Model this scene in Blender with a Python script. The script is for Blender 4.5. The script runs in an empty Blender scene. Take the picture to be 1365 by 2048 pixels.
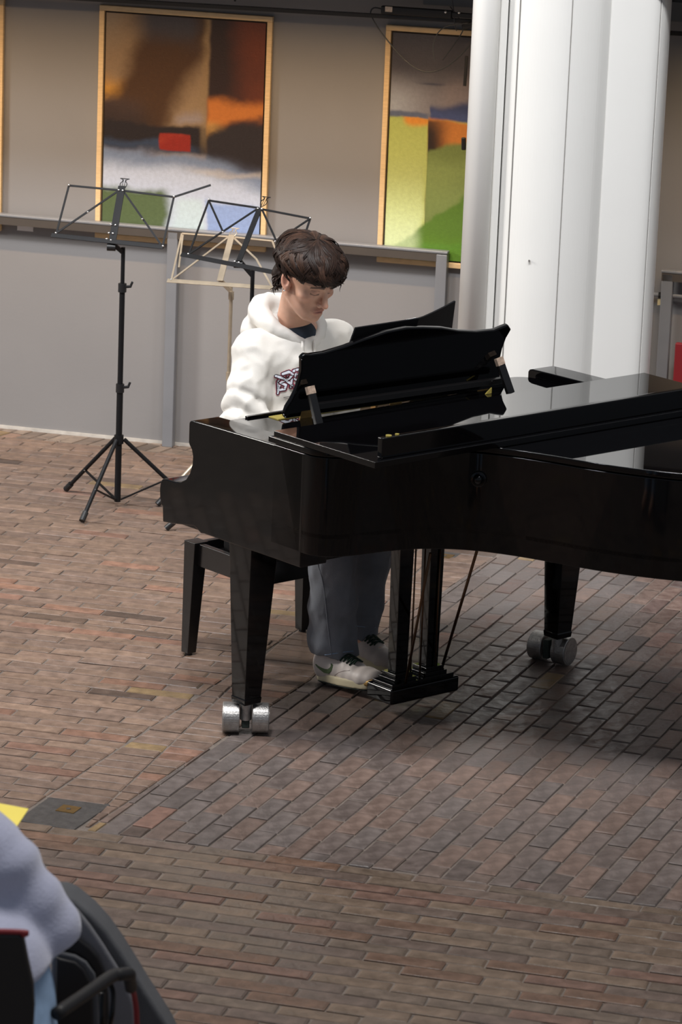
import bpy, math, random
import numpy as np
from mathutils import Matrix, Vector
from mathutils.bvhtree import BVHTree
random.seed(7); RNG = np.random.default_rng(7)
scene = bpy.context.scene
COL = scene.collection

# ------------------------------------------------------------------ camera
FPX = 7150.0; PITCH = 0.254337; ROLL = 0.0393193; CAMH = 3.4
YK = 0.7163957            # direction of the keyboard on the floor plan
YW = -0.24722             # direction of the gallery wall
cp, sp = math.cos(PITCH), math.sin(PITCH); cr, sr = math.cos(ROLL), math.sin(ROLL)
MC = np.array([[cr, -sr, 0], [sr, cr, 0], [0, 0, 1]]) @ np.array([[1, 0, 0], [0, -sp, -cp], [0, cp, -sp]])
C0 = np.array([0, 0, CAMH])
cam_d = bpy.data.cameras.new('camera'); cam = bpy.data.objects.new('camera', cam_d); COL.objects.link(cam)
cam_d.sensor_fit = 'VERTICAL'; cam_d.sensor_height = 36.0; cam_d.sensor_width = 24.0
cam_d.lens = FPX / 2048 * 36.0; cam_d.clip_start = 0.1; cam_d.clip_end = 200
cam.matrix_world = Matrix(((MC[0][0], -MC[1][0], -MC[2][0], 0), (MC[0][1], -MC[1][1], -MC[2][1], 0),
                           (MC[0][2], -MC[1][2], -MC[2][2], CAMH), (0, 0, 0, 1)))
cam_d.dof.use_dof = True; cam_d.dof.focus_distance = 11.6; cam_d.dof.aperture_fstop = 8.0
scene.camera = cam

# ------------------------------------------------------------------ world, lights, exposure
scene.view_settings.view_transform = 'Standard'; scene.view_settings.look = 'None'
scene.view_settings.gamma = 1.0; scene.view_settings.use_curve_mapping = False
scene.view_settings.exposure = 0.0
scene.cycles.use_denoising = True
scene.cycles.max_bounces = 8
wd = bpy.data.worlds.new('hall_ambient'); scene.world = wd; wd.use_nodes = True
bg = wd.node_tree.nodes['Background']; bg.inputs[0].default_value = (0.80, 0.88, 1.0, 1); bg.inputs[1].default_value = 0.25

def area(name, loc, target, size, power, color, sy=None):
    d = bpy.data.lights.new(name, 'AREA'); d.energy = power; d.color = color
    d.shape = 'RECTANGLE'; d.size = size; d.size_y = sy or size
    o = bpy.data.objects.new(name, d); COL.objects.link(o); o.location = loc
    o.rotation_euler = (Vector(target) - Vector(loc)).to_track_quat('-Z', 'Y').to_euler(); return o
def spot(name, loc, target, power, color, angle=60, blend=0.6, r=0.05):
    d = bpy.data.lights.new(name, 'SPOT'); d.energy = power; d.color = color
    d.spot_size = math.radians(angle); d.spot_blend = blend; d.shadow_soft_size = r
    o = bpy.data.objects.new(name, d); COL.objects.link(o); o.location = loc
    o.rotation_euler = (Vector(target) - Vector(loc)).to_track_quat('-Z', 'Y').to_euler(); return o
spot('hall_spot_front', (-1.4, 7.0, 9.0), (0.1, 12.7, 0.4), 2000, (0.96, 0.97, 1.0), 46, 1.0, .55)
spot('hall_spot_left', (-3.6, 8.6, 8.0), (-0.2, 12.4, 0.5), 1000, (0.95, 0.96, 1.0), 48, 1.0, .45)
spot('hall_spot_right', (3.4, 8.0, 8.4), (0.9, 12.4, 0.8), 700, (0.95, 0.97, 1.0), 44, 1.0, .45)
area('hall_light_side', (-6.4, 11.9, 4.0), (0.2, 11.0, 0.3), 1.1, 330, (1.0, 0.96, 0.90), 1.1)
area('hall_light_top', (0.4, 7.8, 8.6), (-0.2, 9.4, 0.0), 2.0, 430, (1.0, 0.96, 0.91))

# ------------------------------------------------------------------ plan helpers
def ray(x, y): return MC.T @ np.array([(x - 682.5) / FPX, (y - 1024) / FPX, 1.0])
def onz(x, y, z=0.0): d = ray(x, y); return C0 + d * (z - CAMH) / d[2]
def onplane(x, y, p, n): d = ray(x, y); n = np.array(n); return C0 + d * (np.dot(n, np.array(p) - C0) / np.dot(n, d))
def prj(P):
    c = MC @ (np.array(P, float) - C0); return np.array([c[0] / c[2] * FPX + 682.5, c[1] / c[2] * FPX + 1024])
K = np.array([math.cos(YK), math.sin(YK), 0]); P = np.array([math.sin(YK), -math.cos(YK), 0]); Z = np.array([0, 0, 1.0])
WD = np.array([math.cos(YW), math.sin(YW), 0]); WN = np.array([math.sin(YW), -math.cos(YW), 0])
O = onz(489.5, 1412.7, .1); O[2] = 0
G = onz(343, 888, 0)                      # foot of the rail post
def L(u, v, z): return O + K * u + P * v + Z * z            # piano frame
def Wp(s, d, z): return G + WD * s + WN * d + Z * z          # wall frame, d = out from the wall

# ------------------------------------------------------------------ materials
def lin(c):
    return tuple(((v / 255.0) / 12.92 if v / 255.0 <= 0.04045 else ((v / 255.0 + 0.055) / 1.055) ** 2.4) for v in c)
MATS = {}
def mat(name, rgb, rough=0.5, metal=0.0, var=0.0, vscale=8.0, bump=0.0, bscale=60.0, coat=0.0, spec=0.5, sheen=0.0, attr=None, rvar=0.0, sss=0.0, stretch=None):
    if name in MATS: return MATS[name]
    m = bpy.data.materials.new(name); m.use_nodes = True; nt = m.node_tree; b = nt.nodes['Principled BSDF']
    c = lin(rgb) if max(rgb) > 1.001 or isinstance(rgb[0], int) else rgb
    b.inputs['Base Color'].default_value = (*c, 1); b.inputs['Roughness'].default_value = rough
    b.inputs['Metallic'].default_value = metal; b.inputs['Specular IOR Level'].default_value = spec
    b.inputs['Coat Weight'].default_value = coat; b.inputs['Coat Roughness'].default_value = 0.03
    if sheen: b.inputs['Sheen Weight'].default_value = sheen; b.inputs['Sheen Roughness'].default_value = 0.5
    if sss: b.inputs['Subsurface Weight'].default_value = sss; b.inputs['Subsurface Radius'].default_value = (0.012, 0.005, 0.003); b.inputs['Subsurface Scale'].default_value = 1.0
    tc = nt.nodes.new('ShaderNodeTexCoord'); src = tc.outputs['Object']
    if stretch:
        mp = nt.nodes.new('ShaderNodeMapping'); mp.inputs['Scale'].default_value = stretch
        nt.links.new(src, mp.inputs['Vector']); src = mp.outputs['Vector']
    col = None
    if attr:
        a = nt.nodes.new('ShaderNodeAttribute'); a.attribute_name = attr; col = a.outputs['Color']
    if var > 0:
        n = nt.nodes.new('ShaderNodeTexNoise'); n.inputs['Scale'].default_value = vscale; n.inputs['Detail'].default_value = 5
        nt.links.new(src, n.inputs['Vector'])
        mr = nt.nodes.new('ShaderNodeMapRange'); mr.inputs['From Min'].default_value = .25; mr.inputs['From Max'].default_value = .75
        mr.inputs['To Min'].default_value = 1 - var; mr.inputs['To Max'].default_value = 1 + var
        nt.links.new(n.outputs['Fac'], mr.inputs['Value'])
        mx = nt.nodes.new('ShaderNodeVectorMath'); mx.operation = 'SCALE'
        if col is not None: nt.links.new(col, mx.inputs[0])
        else: mx.inputs[0].default_value = c
        nt.links.new(mr.outputs['Result'], mx.inputs['Scale']); col = mx.outputs['Vector']
        if rvar:
            m2 = nt.nodes.new('ShaderNodeMapRange'); m2.inputs['From Min'].default_value = .3; m2.inputs['From Max'].default_value = .7
            m2.inputs['To Min'].default_value = max(0.02, rough - rvar); m2.inputs['To Max'].default_value = min(1, rough + rvar)
            nt.links.new(n.outputs['Fac'], m2.inputs['Value']); nt.links.new(m2.outputs['Result'], b.inputs['Roughness'])
    if col is not None: nt.links.new(col, b.inputs['Base Color'])
    if bump > 0:
        n = nt.nodes.new('ShaderNodeTexNoise'); n.inputs['Scale'].default_value = bscale; n.inputs['Detail'].default_value = 6
        nt.links.new(src, n.inputs['Vector'])
        bp = nt.nodes.new('ShaderNodeBump'); bp.inputs['Strength'].default_value = min(1.0, bump); bp.inputs['Distance'].default_value = 0.004
        nt.links.new(n.outputs['Fac'], bp.inputs['Height']); nt.links.new(bp.outputs['Normal'], b.inputs['Normal'])
    MATS[name] = m; return m
M_BLACK = mat('piano_lacquer', (0.0014, 0.0013, 0.0016), 0.05, spec=.32)
M_BLACK.node_tree.nodes['Principled BSDF'].inputs['IOR'].default_value = 1.5
M_LID = mat('polished_lid_lacquer', (0.0014, 0.0013, 0.0016), 0.02)
M_LID.node_tree.nodes['Principled BSDF'].inputs['IOR'].default_value = 2.8
M_BLACK2 = mat('black_satin_wood', (0.004, 0.0036, 0.0038), 0.25, var=0.2, vscale=6)
M_STAND = mat('black_powder_coat', (0.006, 0.006, 0.007), 0.5, spec=.25, var=0.15, vscale=30)
M_PLAST = mat('black_plastic', (0.008, 0.008, 0.009), 0.45, bump=.1, bscale=200)
M_RIVET = mat('bright_rivet', (0.85, 0.85, 0.85), 0.18, 1.0)
M_CHROME = mat('nickel_plate', (0.50, 0.41, 0.30), 0.40, 0.6, var=.15, vscale=20)
M_CASTER = mat('brushed_caster_metal', (0.36, 0.35, 0.34), 0.42, 0.85, var=.25, vscale=60, bump=.3, bscale=220)
M_BRASS = mat('brass', (0.42, 0.27, 0.10), 0.35, 1.0, var=.2, vscale=50)
M_ROD = mat('copper_pedal_rod', (0.10, 0.055, 0.03), 0.35, 0.8, var=.2)
M_FELT = mat('yellow_felt', (0.24, 0.19, 0.035), 0.9, var=.15, vscale=60)
M_WOOD = mat('worn_pale_wood', (0.34, 0.25, 0.19), 0.6, var=.4, vscale=120)
M_IVORY = mat('white_key_plastic', (0.75, 0.73, 0.66), 0.25)
M_WALL = mat('gallery_wall_paint', (0.225, 0.22, 0.222), 0.62, var=.06, vscale=1.6, bump=.08, bscale=90)
M_RAIL = mat('grey_painted_steel', (0.22, 0.23, 0.25), 0.38, 0.2, var=.05)
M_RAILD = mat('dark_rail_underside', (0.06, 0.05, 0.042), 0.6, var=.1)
M_COLUMN = mat('white_column_paint', (0.72, 0.715, 0.69), 0.45, var=.02, vscale=3, bump=.05, bscale=25)
M_PIPE = mat('white_pipe_paint', (0.84, 0.83, 0.80), 0.4, var=.02, vscale=3)
M_CARD = mat('matte_black_card', (0.006, 0.006, 0.007), 0.85, spec=.1)
M_SEAM = mat('column_joint_filler', (0.16, 0.15, 0.14), 0.8)
M_PLASTER = mat('hall_plaster', (0.45, 0.44, 0.42), 0.8, var=.05, bump=.1, bscale=60)
M_CEIL = mat('mezzanine_soffit', (0.10, 0.09, 0.085), 0.8, var=.05)
M_FRAME = mat('pale_wood_frame', (0.70, 0.50, 0.27), 0.5, var=.12, vscale=30, stretch=(1, 1, 8))
M_FRAME_IN = mat('frame_shadow_gap', (0.03, 0.022, 0.016), 0.7)
M_PAINTING = mat('oil_paint', (0.5, 0.5, 0.5), 0.42, attr='col', var=.09, vscale=70, bump=.25, bscale=160)
M_BRICK = mat('worn_brick', (0.2, 0.12, 0.08), 0.46, attr='col', var=.30, vscale=24, bump=.5, bscale=55, rvar=.14, spec=.5)
M_MORTAR = mat('mortar_bed', (0.145, 0.118, 0.10), 0.75, var=.35, vscale=14, bump=.6, bscale=120)
M_PLATE = mat('dark_floor_box_steel', (0.075, 0.07, 0.068), 0.45, 0.3, var=.3, vscale=40, bump=.3, bscale=120)
M_SKIN = mat('skin', (0.6, 0.35, 0.25), 0.48, attr='col', var=.05, vscale=60, sss=.12, bump=.05, bscale=400)
M_HAIR = mat('dark_brown_hair', (0.02, 0.012, 0.008), 0.5, attr='col', var=.35, vscale=90, spec=.22)
M_HOODIE = mat('cream_fleece', (0.70, 0.67, 0.62), 0.9, var=.03, vscale=14, bump=.12, bscale=300, sheen=.2)
M_TEE = mat('dark_blue_cotton', (0.02, 0.03, 0.045), 0.9, bump=.1, bscale=300)
M_JEANS = mat('washed_denim', (0.20, 0.215, 0.245), 0.85, var=.28, vscale=9, bump=.25, bscale=420)
M_SHOE = mat('white_leather', (0.60, 0.53, 0.49), 0.5, var=.05, vscale=20, bump=.06, bscale=150)
M_SOLE = mat('cream_rubber', (0.62, 0.54, 0.36), 0.6, var=.06, vscale=20)
M_OUTSOLE = mat('dark_rubber', (0.02, 0.03, 0.025), 0.8)
M_GREEN = mat('olive_green_leather', (0.10, 0.15, 0.06), 0.55)
M_LACE = mat('dark_green_lace', (0.012, 0.035, 0.02), 0.85)
M_SWEATER = mat('lavender_grey_knit', (0.46, 0.475, 0.62), 0.95, var=.05, vscale=20, bump=.35, bscale=160, sheen=.5)
M_LJEANS = mat('light_blue_denim', (0.30, 0.43, 0.62), 0.9, var=.3, vscale=14, bump=.2, bscale=300)
M_CHAIR = mat('black_chair_plastic', (0.006, 0.005, 0.006), 0.55)
M_RED = mat('dark_red_edge', (0.22, 0.012, 0.018), 0.5)
M_GREYFAB = mat('grey_soft_case', (0.085, 0.087, 0.095), 0.85, var=.1, vscale=20, bump=.3, bscale=200)
M_GREYFAB2 = mat('light_grey_panel', (0.17, 0.17, 0.185), 0.85, var=.06, vscale=20, bump=.2, bscale=200)
M_YELLOW = mat('yellow_paper', (0.85, 0.70, 0.13), 0.8, var=.03)
M_WHITE = mat('white_card', (0.8, 0.8, 0.8), 0.7)
M_GREYBOX = mat('blue_grey_panel', (0.14, 0.15, 0.165), 0.5)
M_PINK = mat('print_pink', (0.50, 0.06, 0.12), 0.8)
M_INK = mat('print_black', (0.012, 0.010, 0.016), 0.8)
M_PWHITE = mat('print_white', (0.70, 0.72, 0.80), 0.8)

# ------------------------------------------------------------------ object helpers
def fin(o, label=None, cat=None, group=None, kind=None):
    if label: o['label'] = label
    if cat: o['category'] = cat
    if group: o['group'] = group
    if kind: o['kind'] = kind
    return o
def empty(name, loc, rz=0.0, **kw):
    o = bpy.data.objects.new(name, None); COL.objects.link(o); o.location = loc; o.rotation_euler = (0, 0, rz)
    o.empty_display_size = .1
    WM[o.name] = Matrix.Translation(Vector(loc)) @ Matrix.Rotation(rz, 4, 'Z')
    return fin(o, **kw)
WM = {}
def link(name, verts, faces, m, parent=None, origin=None, smooth=False, bevel=0.0, seg=2, col=None, mats=None, fmat=None, wn=True, **kw):
    verts = np.asarray(verts, float).reshape(-1, 3)
    if parent is not None: W = WM[parent.name]
    else: W = Matrix.Identity(4)
    if origin is None:
        if parent is None: origin = np.array([verts[:, 0].mean(), verts[:, 1].mean(), verts[:, 2].min()])
        else: origin = verts.mean(0)
    T = Matrix.Translation(Vector(origin)) @ Matrix.Rotation(W.to_euler().z, 4, 'Z')
    Ti = np.array(T.inverted())
    lv = verts @ Ti[:3, :3].T + Ti[:3, 3]
    me = bpy.data.meshes.new(name)
    me.from_pydata(lv.tolist(), [], [list(map(int, f)) for f in faces]) if not isinstance(faces, np.ndarray) else fast_mesh(me, lv, faces)
    me.update()
    for mm in (mats or [m]): me.materials.append(mm)
    if fmat is not None: me.polygons.foreach_set('material_index', np.asarray(fmat, dtype=np.int32))
    if smooth: me.polygons.foreach_set('use_smooth', np.ones(len(me.polygons), dtype=bool))
    if col is not None: set_col(me, col)
    o = bpy.data.objects.new(name, me); COL.objects.link(o)
    if parent is not None:
        o.parent = parent; o.matrix_parent_inverse = Matrix.Identity(4)
        Lm = W.inverted() @ T
    else: Lm = T
    o.location = Lm.to_translation(); o.rotation_euler = Lm.to_euler()
    WM[o.name] = T
    if bevel > 0:
        b = o.modifiers.new('bevel', 'BEVEL'); b.width = bevel; b.segments = seg; b.limit_method = 'ANGLE'; b.angle_limit = math.radians(40)
        me.polygons.foreach_set('use_smooth', np.ones(len(me.polygons), dtype=bool))
        b.harden_normals = False
        if wn:
            w = o.modifiers.new('wn', 'WEIGHTED_NORMAL'); w.keep_sharp = False
    return fin(o, **kw)
def fast_mesh(me, lv, q):
    me.vertices.add(len(lv)); me.vertices.foreach_set('co', lv.astype(np.float32).ravel())
    n, k = q.shape
    me.loops.add(n * k); me.loops.foreach_set('vertex_index', q.astype(np.int32).ravel())
    me.polygons.add(n); me.polygons.foreach_set('loop_start', (np.arange(n) * k).astype(np.int32))
    try: me.polygons.foreach_set('loop_total', np.full(n, k, dtype=np.int32))
    except Exception: pass
    me.update(calc_edges=True); me.validate()
def set_col(me, col, name='col'):
    col = np.asarray(col, np.float32)
    if col.shape[1] == 3: col = np.hstack([col, np.ones((len(col), 1), np.float32)])
    a = me.color_attributes.new(name, 'FLOAT_COLOR', 'POINT'); a.data.foreach_set('color', col.ravel())

class MB:
    """collects shapes (world coordinates) into one mesh"""
    def __init__(s): s.v = []; s.f = []
    def add(s, v, f):
        n = len(s.v); s.v += [np.array(x, float) for x in v]; s.f += [[i + n for i in q] for q in f]; return s
    def obox(s, c, ax, hs):
        c = np.array(c, float); a, b, d = [np.array(x, float) for x in ax]; hx, hy, hz = hs
        v = [c + a * hx * i + b * hy * j + d * hz * k for k in (-1, 1) for j in (-1, 1) for i in (-1, 1)]
        return s.add(v, [[0, 2, 3, 1], [4, 5, 7, 6], [0, 1, 5, 4], [2, 6, 7, 3], [0, 4, 6, 2], [1, 3, 7, 5]])
    def bar(s, a, b, w, h, up=(0, 0, 1)):
        a = np.array(a, float); b = np.array(b, float); d = b - a; n = np.linalg.norm(d); d /= n
        up = np.array(up, float); x = np.cross(d, up)
        if np.linalg.norm(x) < 1e-4: x = np.cross(d, (1, 0, 0))
        x /= np.linalg.norm(x); y = np.cross(x, d)
        return s.obox((a + b) / 2, (x, d, y), (w / 2, n / 2, h / 2))
    def lbox(s, u0, u1, v0, v1, z0, z1):     # box in the piano frame
        return s.obox(L((u0 + u1) / 2, (v0 + v1) / 2, (z0 + z1) / 2), (K, -P, Z), ((u1 - u0) / 2, (v1 - v0) / 2, (z1 - z0) / 2))
    def wbox(s, s0, s1, d0, d1, z0, z1):
        return s.obox(Wp((s0 + s1) / 2, (d0 + d1) / 2, (z0 + z1) / 2), (WD, -WN, Z), ((s1 - s0) / 2, (d1 - d0) / 2, (z1 - z0) / 2))
    def tube(s, pts, r, n=10, cap=True):
        pts = [np.array(p, float) for p in pts]; m = len(pts)
        rs = r if hasattr(r, '__len__') else [r] * m
        t0 = pts[1] - pts[0]; t0 /= np.linalg.norm(t0)
        ref = np.array([0, 0, 1.0]) if abs(t0[2]) < .9 else np.array([1.0, 0, 0])
        x = np.cross(t0, ref); x /= np.linalg.norm(x)
        vs = []; fs = []
        for i, p in enumerate(pts):
            t = pts[min(i + 1, m - 1)] - pts[max(i - 1, 0)]; t /= (np.linalg.norm(t) + 1e-12)
            x = x - t * np.dot(x, t); x /= np.linalg.norm(x); y = np.cross(t, x)
            for k in range(n):
                a = 2 * math.pi * k / n; vs.append(p + rs[i] * (math.cos(a) * x + math.sin(a) * y))
        for i in range(m - 1):
            for k in range(n):
                k2 = (k + 1) % n; fs.append([i * n + k, i * n + k2, (i + 1) * n + k2, (i + 1) * n + k])
        if cap: fs.append(list(range(n))[::-1]); fs.append([(m - 1) * n + k for k in range(n)])
        return s.add(vs, fs)
    def prism(s, poly, up, side=None):
        """poly: list of world points (one face), extruded along vector up"""
        n = len(poly); v = [np.array(p, float) for p in poly] + [np.array(p, float) + up for p in poly]
        f = [list(range(n))[::-1], [n + i for i in range(n)]] + [[i, (i + 1) % n, n + (i + 1) % n, n + i] for i in range(n)]
        return s.add(v, f)
    def sphere(s, c, r, n=10, m=6, sc=(1, 1, 1)):
        c = np.array(c, float); v = []; f = []
        for j in range(1, m):
            th = math.pi * j / m
            for i in range(n):
                a = 2 * math.pi * i / n
                v.append(c + np.array([math.sin(th) * math.cos(a) * sc[0], math.sin(th) * math.sin(a) * sc[1], math.cos(th) * sc[2]]) * r)
        v.append(c + np.array([0, 0, r * sc[2]])); v.append(c - np.array([0, 0, r * sc[2]])); T = len(v) - 2
        for j in range(m - 2):
            for i in range(n): f.append([j * n + i, (j + 1) * n + i, (j + 1) * n + (i + 1) % n, j * n + (i + 1) % n])
        for i in range(n): f.append([T, i, (i + 1) % n]); f.append([T + 1, (m - 2) * n + (i + 1) % n, (m - 2) * n + i])
        return s.add(v, f)
    def go(s, name, m, parent=None, **kw): return link(name, s.v, s.f, m, parent, **kw)
def catmull(pts, n=8):
    pts = [np.array(p, float) for p in pts]; P4 = [2 * pts[0] - pts[1]] + pts + [2 * pts[-1] - pts[-2]]; out = []
    for i in range(1, len(P4) - 2):
        a, b, c, d = P4[i - 1:i + 3]
        for k in range(n):
            t = k / n; out.append(.5 * (2 * b + (c - a) * t + (2 * a - 5 * b + 4 * c - d) * t * t + (-a + 3 * b - 3 * c + d) * t ** 3))
    out.append(P4[-2]); return out
# ------------------------------------------------------------------ implicit surfaces (smooth bodies)
def smin(a, b, k):
    h = np.clip(.5 + .5 * (b - a) / k, 0, 1); return b + (a - b) * h - k * h * (1 - h)
def smax(a, b, k): return -smin(-a, -b, k)
def cap(p, a, b, ra, rb, sc=None):
    a = np.array(a, np.float32); b = np.array(b, np.float32); ba = b - a
    pa = p - a; h = np.clip((pa @ ba) / np.dot(ba, ba), 0, 1)
    d = pa - h[..., None] * ba
    if sc is not None: d = d / np.array(sc, np.float32)
    return np.sqrt((d * d).sum(-1)) - (ra + (rb - ra) * h)
def ell(p, c, r):
    c = np.array(c, np.float32); r = np.array(r, np.float32); q = (p - c)
    k0 = np.sqrt(((q / r) ** 2).sum(-1)); k1 = np.sqrt(((q / (r * r)) ** 2).sum(-1)) + 1e-9
    return k0 * (k0 - 1) / k1
def snets(lo, hi, h, fn, chunk=24):
    ax = [np.arange(lo[i], hi[i] + h, h, dtype=np.float32) for i in range(3)]
    n = [len(a) for a in ax]; F = np.empty(n, np.float32)
    for i in range(0, n[0], chunk):
        g = np.stack(np.meshgrid(ax[0][i:i + chunk], ax[1], ax[2], indexing='ij'), -1); F[i:i + chunk] = fn(g)
    S = F < 0
    c = np.zeros((n[0] - 1, n[1] - 1, n[2] - 1), np.int8)
    for a in (0, 1):
        for b in (0, 1):
            for d in (0, 1): c += S[a:n[0] - 1 + a, b:n[1] - 1 + b, d:n[2] - 1 + d]
    I = np.argwhere((c > 0) & (c < 8)); ids = -np.ones(c.shape, np.int32); ids[I[:, 0], I[:, 1], I[:, 2]] = np.arange(len(I))
    acc = np.zeros((len(I), 3)); cnt = np.zeros(len(I))
    cs = [(a, b, d) for a in (0, 1) for b in (0, 1) for d in (0, 1)]
    for p in cs:
        for axis in range(3):
            if p[axis] == 0:
                q = list(p); q[axis] = 1
                f0 = F[I[:, 0] + p[0], I[:, 1] + p[1], I[:, 2] + p[2]]; f1 = F[I[:, 0] + q[0], I[:, 1] + q[1], I[:, 2] + q[2]]
                m = (f0 < 0) != (f1 < 0); t = np.where(m, f0 / np.where(m, f0 - f1, 1), 0)
                pos = np.array(p, float)[None, :].repeat(len(I), 0); pos[:, axis] += t
                acc += pos * m[:, None]; cnt += m
    V = (I + acc / cnt[:, None]) * h + np.array(lo)
    quads = []
    for axis in range(3):
        sl0 = [slice(1, n[k] - 1) for k in range(3)]; sl1 = list(sl0)
        sl0[axis] = slice(0, n[axis] - 1); sl1[axis] = slice(1, n[axis])
        a = S[tuple(sl0)]; b = S[tuple(sl1)]; E = np.argwhere(a != b)
        off = np.array([1, 1, 1]); off[axis] = 0; E = E + off
        sgn = S[E[:, 0], E[:, 1], E[:, 2]]
        o1, o2 = [k for k in range(3) if k != axis]
        def cid(d1, d2):
            J = E.copy(); J[:, o1] -= d1; J[:, o2] -= d2; return ids[J[:, 0], J[:, 1], J[:, 2]]
        q = np.stack([cid(1, 1), cid(0, 1), cid(0, 0), cid(1, 0)], 1)
        flip = sgn if axis != 1 else ~sgn
        q = np.where(flip[:, None], q, q[:, ::-1]); quads.append(q)
    return V, np.concatenate(quads)
def noise3(p, sc, seed=0, oct=4):
    r = np.random.default_rng(seed); out = np.zeros(p.shape[:-1], np.float32); amp = 1.0
    for o in range(oct):
        for k in range(3):
            d = r.normal(size=3); d /= np.linalg.norm(d); d2 = r.normal(size=3); d2 /= np.linalg.norm(d2)
            out += amp / 3 * np.sin((p @ d.astype(np.float32)) * sc + r.uniform(0, 6.3) + 1.3 * np.sin((p @ d2.astype(np.float32)) * sc * .7 + r.uniform(0, 6.3)))
        amp *= .55; sc *= 1.9
    return out
def lf(V):   # piano-frame (u,v,z) array -> world
    return O + V[:, :1] * K + V[:, 1:2] * P + V[:, 2:3] * Z
def bvh_world(o):
    me = o.data; W = WM[o.name]
    return BVHTree.FromPolygons([W @ v.co for v in me.vertices], [list(p.vertices) for p in me.polygons])
def brush(bvh, strokes, off, grow, name, m, parent):
    """flat round dabs laid on a surface along pixel strokes [(x,y,r), ...]"""
    mb = MB()
    for st in strokes:
        pts = []
        for (a, b) in zip(st[:-1], st[1:]):
            n = max(2, int(math.hypot(b[0] - a[0], b[1] - a[1]) / .7))
            for k in range(n): t = k / n; pts.append([a[j] + (b[j] - a[j]) * t for j in range(3)])
        pts.append(st[-1])
        for (x, y, r) in pts:
            d = ray(x, y); d /= np.linalg.norm(d)
            h = bvh.ray_cast(Vector(C0), Vector(d))
            if h[0] is None: continue
            c = np.array(h[0]); nn = np.array(h[1])
            if nn @ d > 0: nn = -nn
            nn = nn * .5 - d * .5; nn /= np.linalg.norm(nn)
            px = np.linalg.norm(c - C0) / FPX
            X = np.cross(nn, (0, 0, 1)); X /= np.linalg.norm(X); Y = np.cross(nn, X); R = (r + grow) * px
            mb.add([c - d * off + R * (math.cos(a) * X + math.sin(a) * Y) for a in np.linspace(0, 2 * math.pi, 10, endpoint=False)], [list(range(10))])
    return mb.go(name, m, parent) if mb.v else None
# ------------------------------------------------------------------ the setting
SOFF = 2.02
mb = MB().wbox(-7, 7.5, -.2, 0, -.02, 9.0); mb.go('wall_back', M_WALL, kind='structure')
mb = MB().wbox(-7, 7.5, 0, .80, SOFF, SOFF + .3); mb.go('ceiling', M_CEIL, kind='structure')
mb = MB().wbox(-7, 7.5,   .801, .84, SOFF, SOFF + 1.1); mb.go('trim_1', M_PLASTER, kind='structure')
mb = MB().wbox(-2.6, 2.9, .001, .006, -.004, .010); mb.go('baseboard_back', mat('pale_sealant_line', (0.5, 0.47, 0.43), .7, var=.2, vscale=30), kind='structure')
def ln(a, b):      # line through two floor pixels -> (point, direction)
    p = onz(*a)[:2]; q = onz(*b)[:2]; d = (q - p) / np.linalg.norm(q - p); return p, d
J1 = ln((139, 1562), (454, 1353)); J2 = ln((200, 1640), (455, 1470)); FB = ln((400, 1690), (1365, 1820))
WL = (Wp(0, 0.012, 0)[:2], WD[:2]); WL2 = (Wp(0, .15, 0)[:2], WD[:2])
def side(l, q): p, d = l; return d[0] * (q[1] - p[1]) - d[1] * (q[0] - p[0])     # > 0 on the left
def clip(poly, l, keep, gap=.004):
    out = []; sg = [keep * side(l, q) - gap for q in poly]; n = len(poly)
    for i in range(n):
        a, b = poly[i], poly[(i + 1) % n]; sa, sb = sg[i], sg[(i + 1) % n]
        if sa >= 0: out.append(a)
        if (sa >= 0) != (sb >= 0): out.append(a + (b - a) * (sa / (sa - sb)))
    return out
REG = [  # angle, piece length, piece width, offset per row, half planes, palette
    (math.radians(-14.8), .215, .060, .5, [(J1, 1), (WL2, -1)], [(.185, .122, .088), (.165, .108, .08), (.20, .132, .096), (.175, .118, .09)]),
    (math.radians(-14.8), .215, .064, 0, [(J1, -1), (J2, 1), (FB, 1), (WL2, -1)], [(.165, .110, .082), (.15, .10, .077), (.175, .118, .09)]),
    (math.radians(69.5), .185, .066, .5, [(J2, -1), (FB, 1), (WL2, -1)], [(.125, .092, .078), (.112, .087, .078), (.14, .097, .08), (.11, .090, .083)]),
    (math.radians(-14.8), .21, .060, .5, [(J1, -1), (FB, -1)], [(.125, .09, .066), (.112, .083, .064), (.132, .093, .067), (.12, .086, .070)]),
    (math.radians(60.0), .2, .060, 0, [(WL2, 1), (WL, -1)], [(.19, .145, .115), (.16, .12, .095), (.21, .16, .125)]),
]
BX1 = [onz(103, 1587)[:2], onz(228, 1607)[:2], onz(150, 1660)[:2], onz(28, 1640)[:2]]
BX2 = [onz(872, 1100)[:2], onz(925, 1106)[:2], onz(902, 1121)[:2], onz(846, 1116)[:2]]
def inside(poly, q):
    s = 0; n = len(poly)
    for i in range(n):
        a, b = poly[i], poly[(i + 1) % n]; c = (b[0] - a[0]) * (q[1] - a[1]) - (b[1] - a[1]) * (q[0] - a[0])
        if i == 0: s = c
        elif c * s < 0: return False
    return True
bed = MB().add([(-8, 3.5, -.0042), (9, 3.5, -.0042), (9, 16.5, -.0042), (-8, 16.5, -.0042)], [[0, 1, 2, 3]])
floor = bed.go('floor', M_MORTAR, origin=(0, 11, -.0042), kind='structure')
pieces = []
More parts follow.
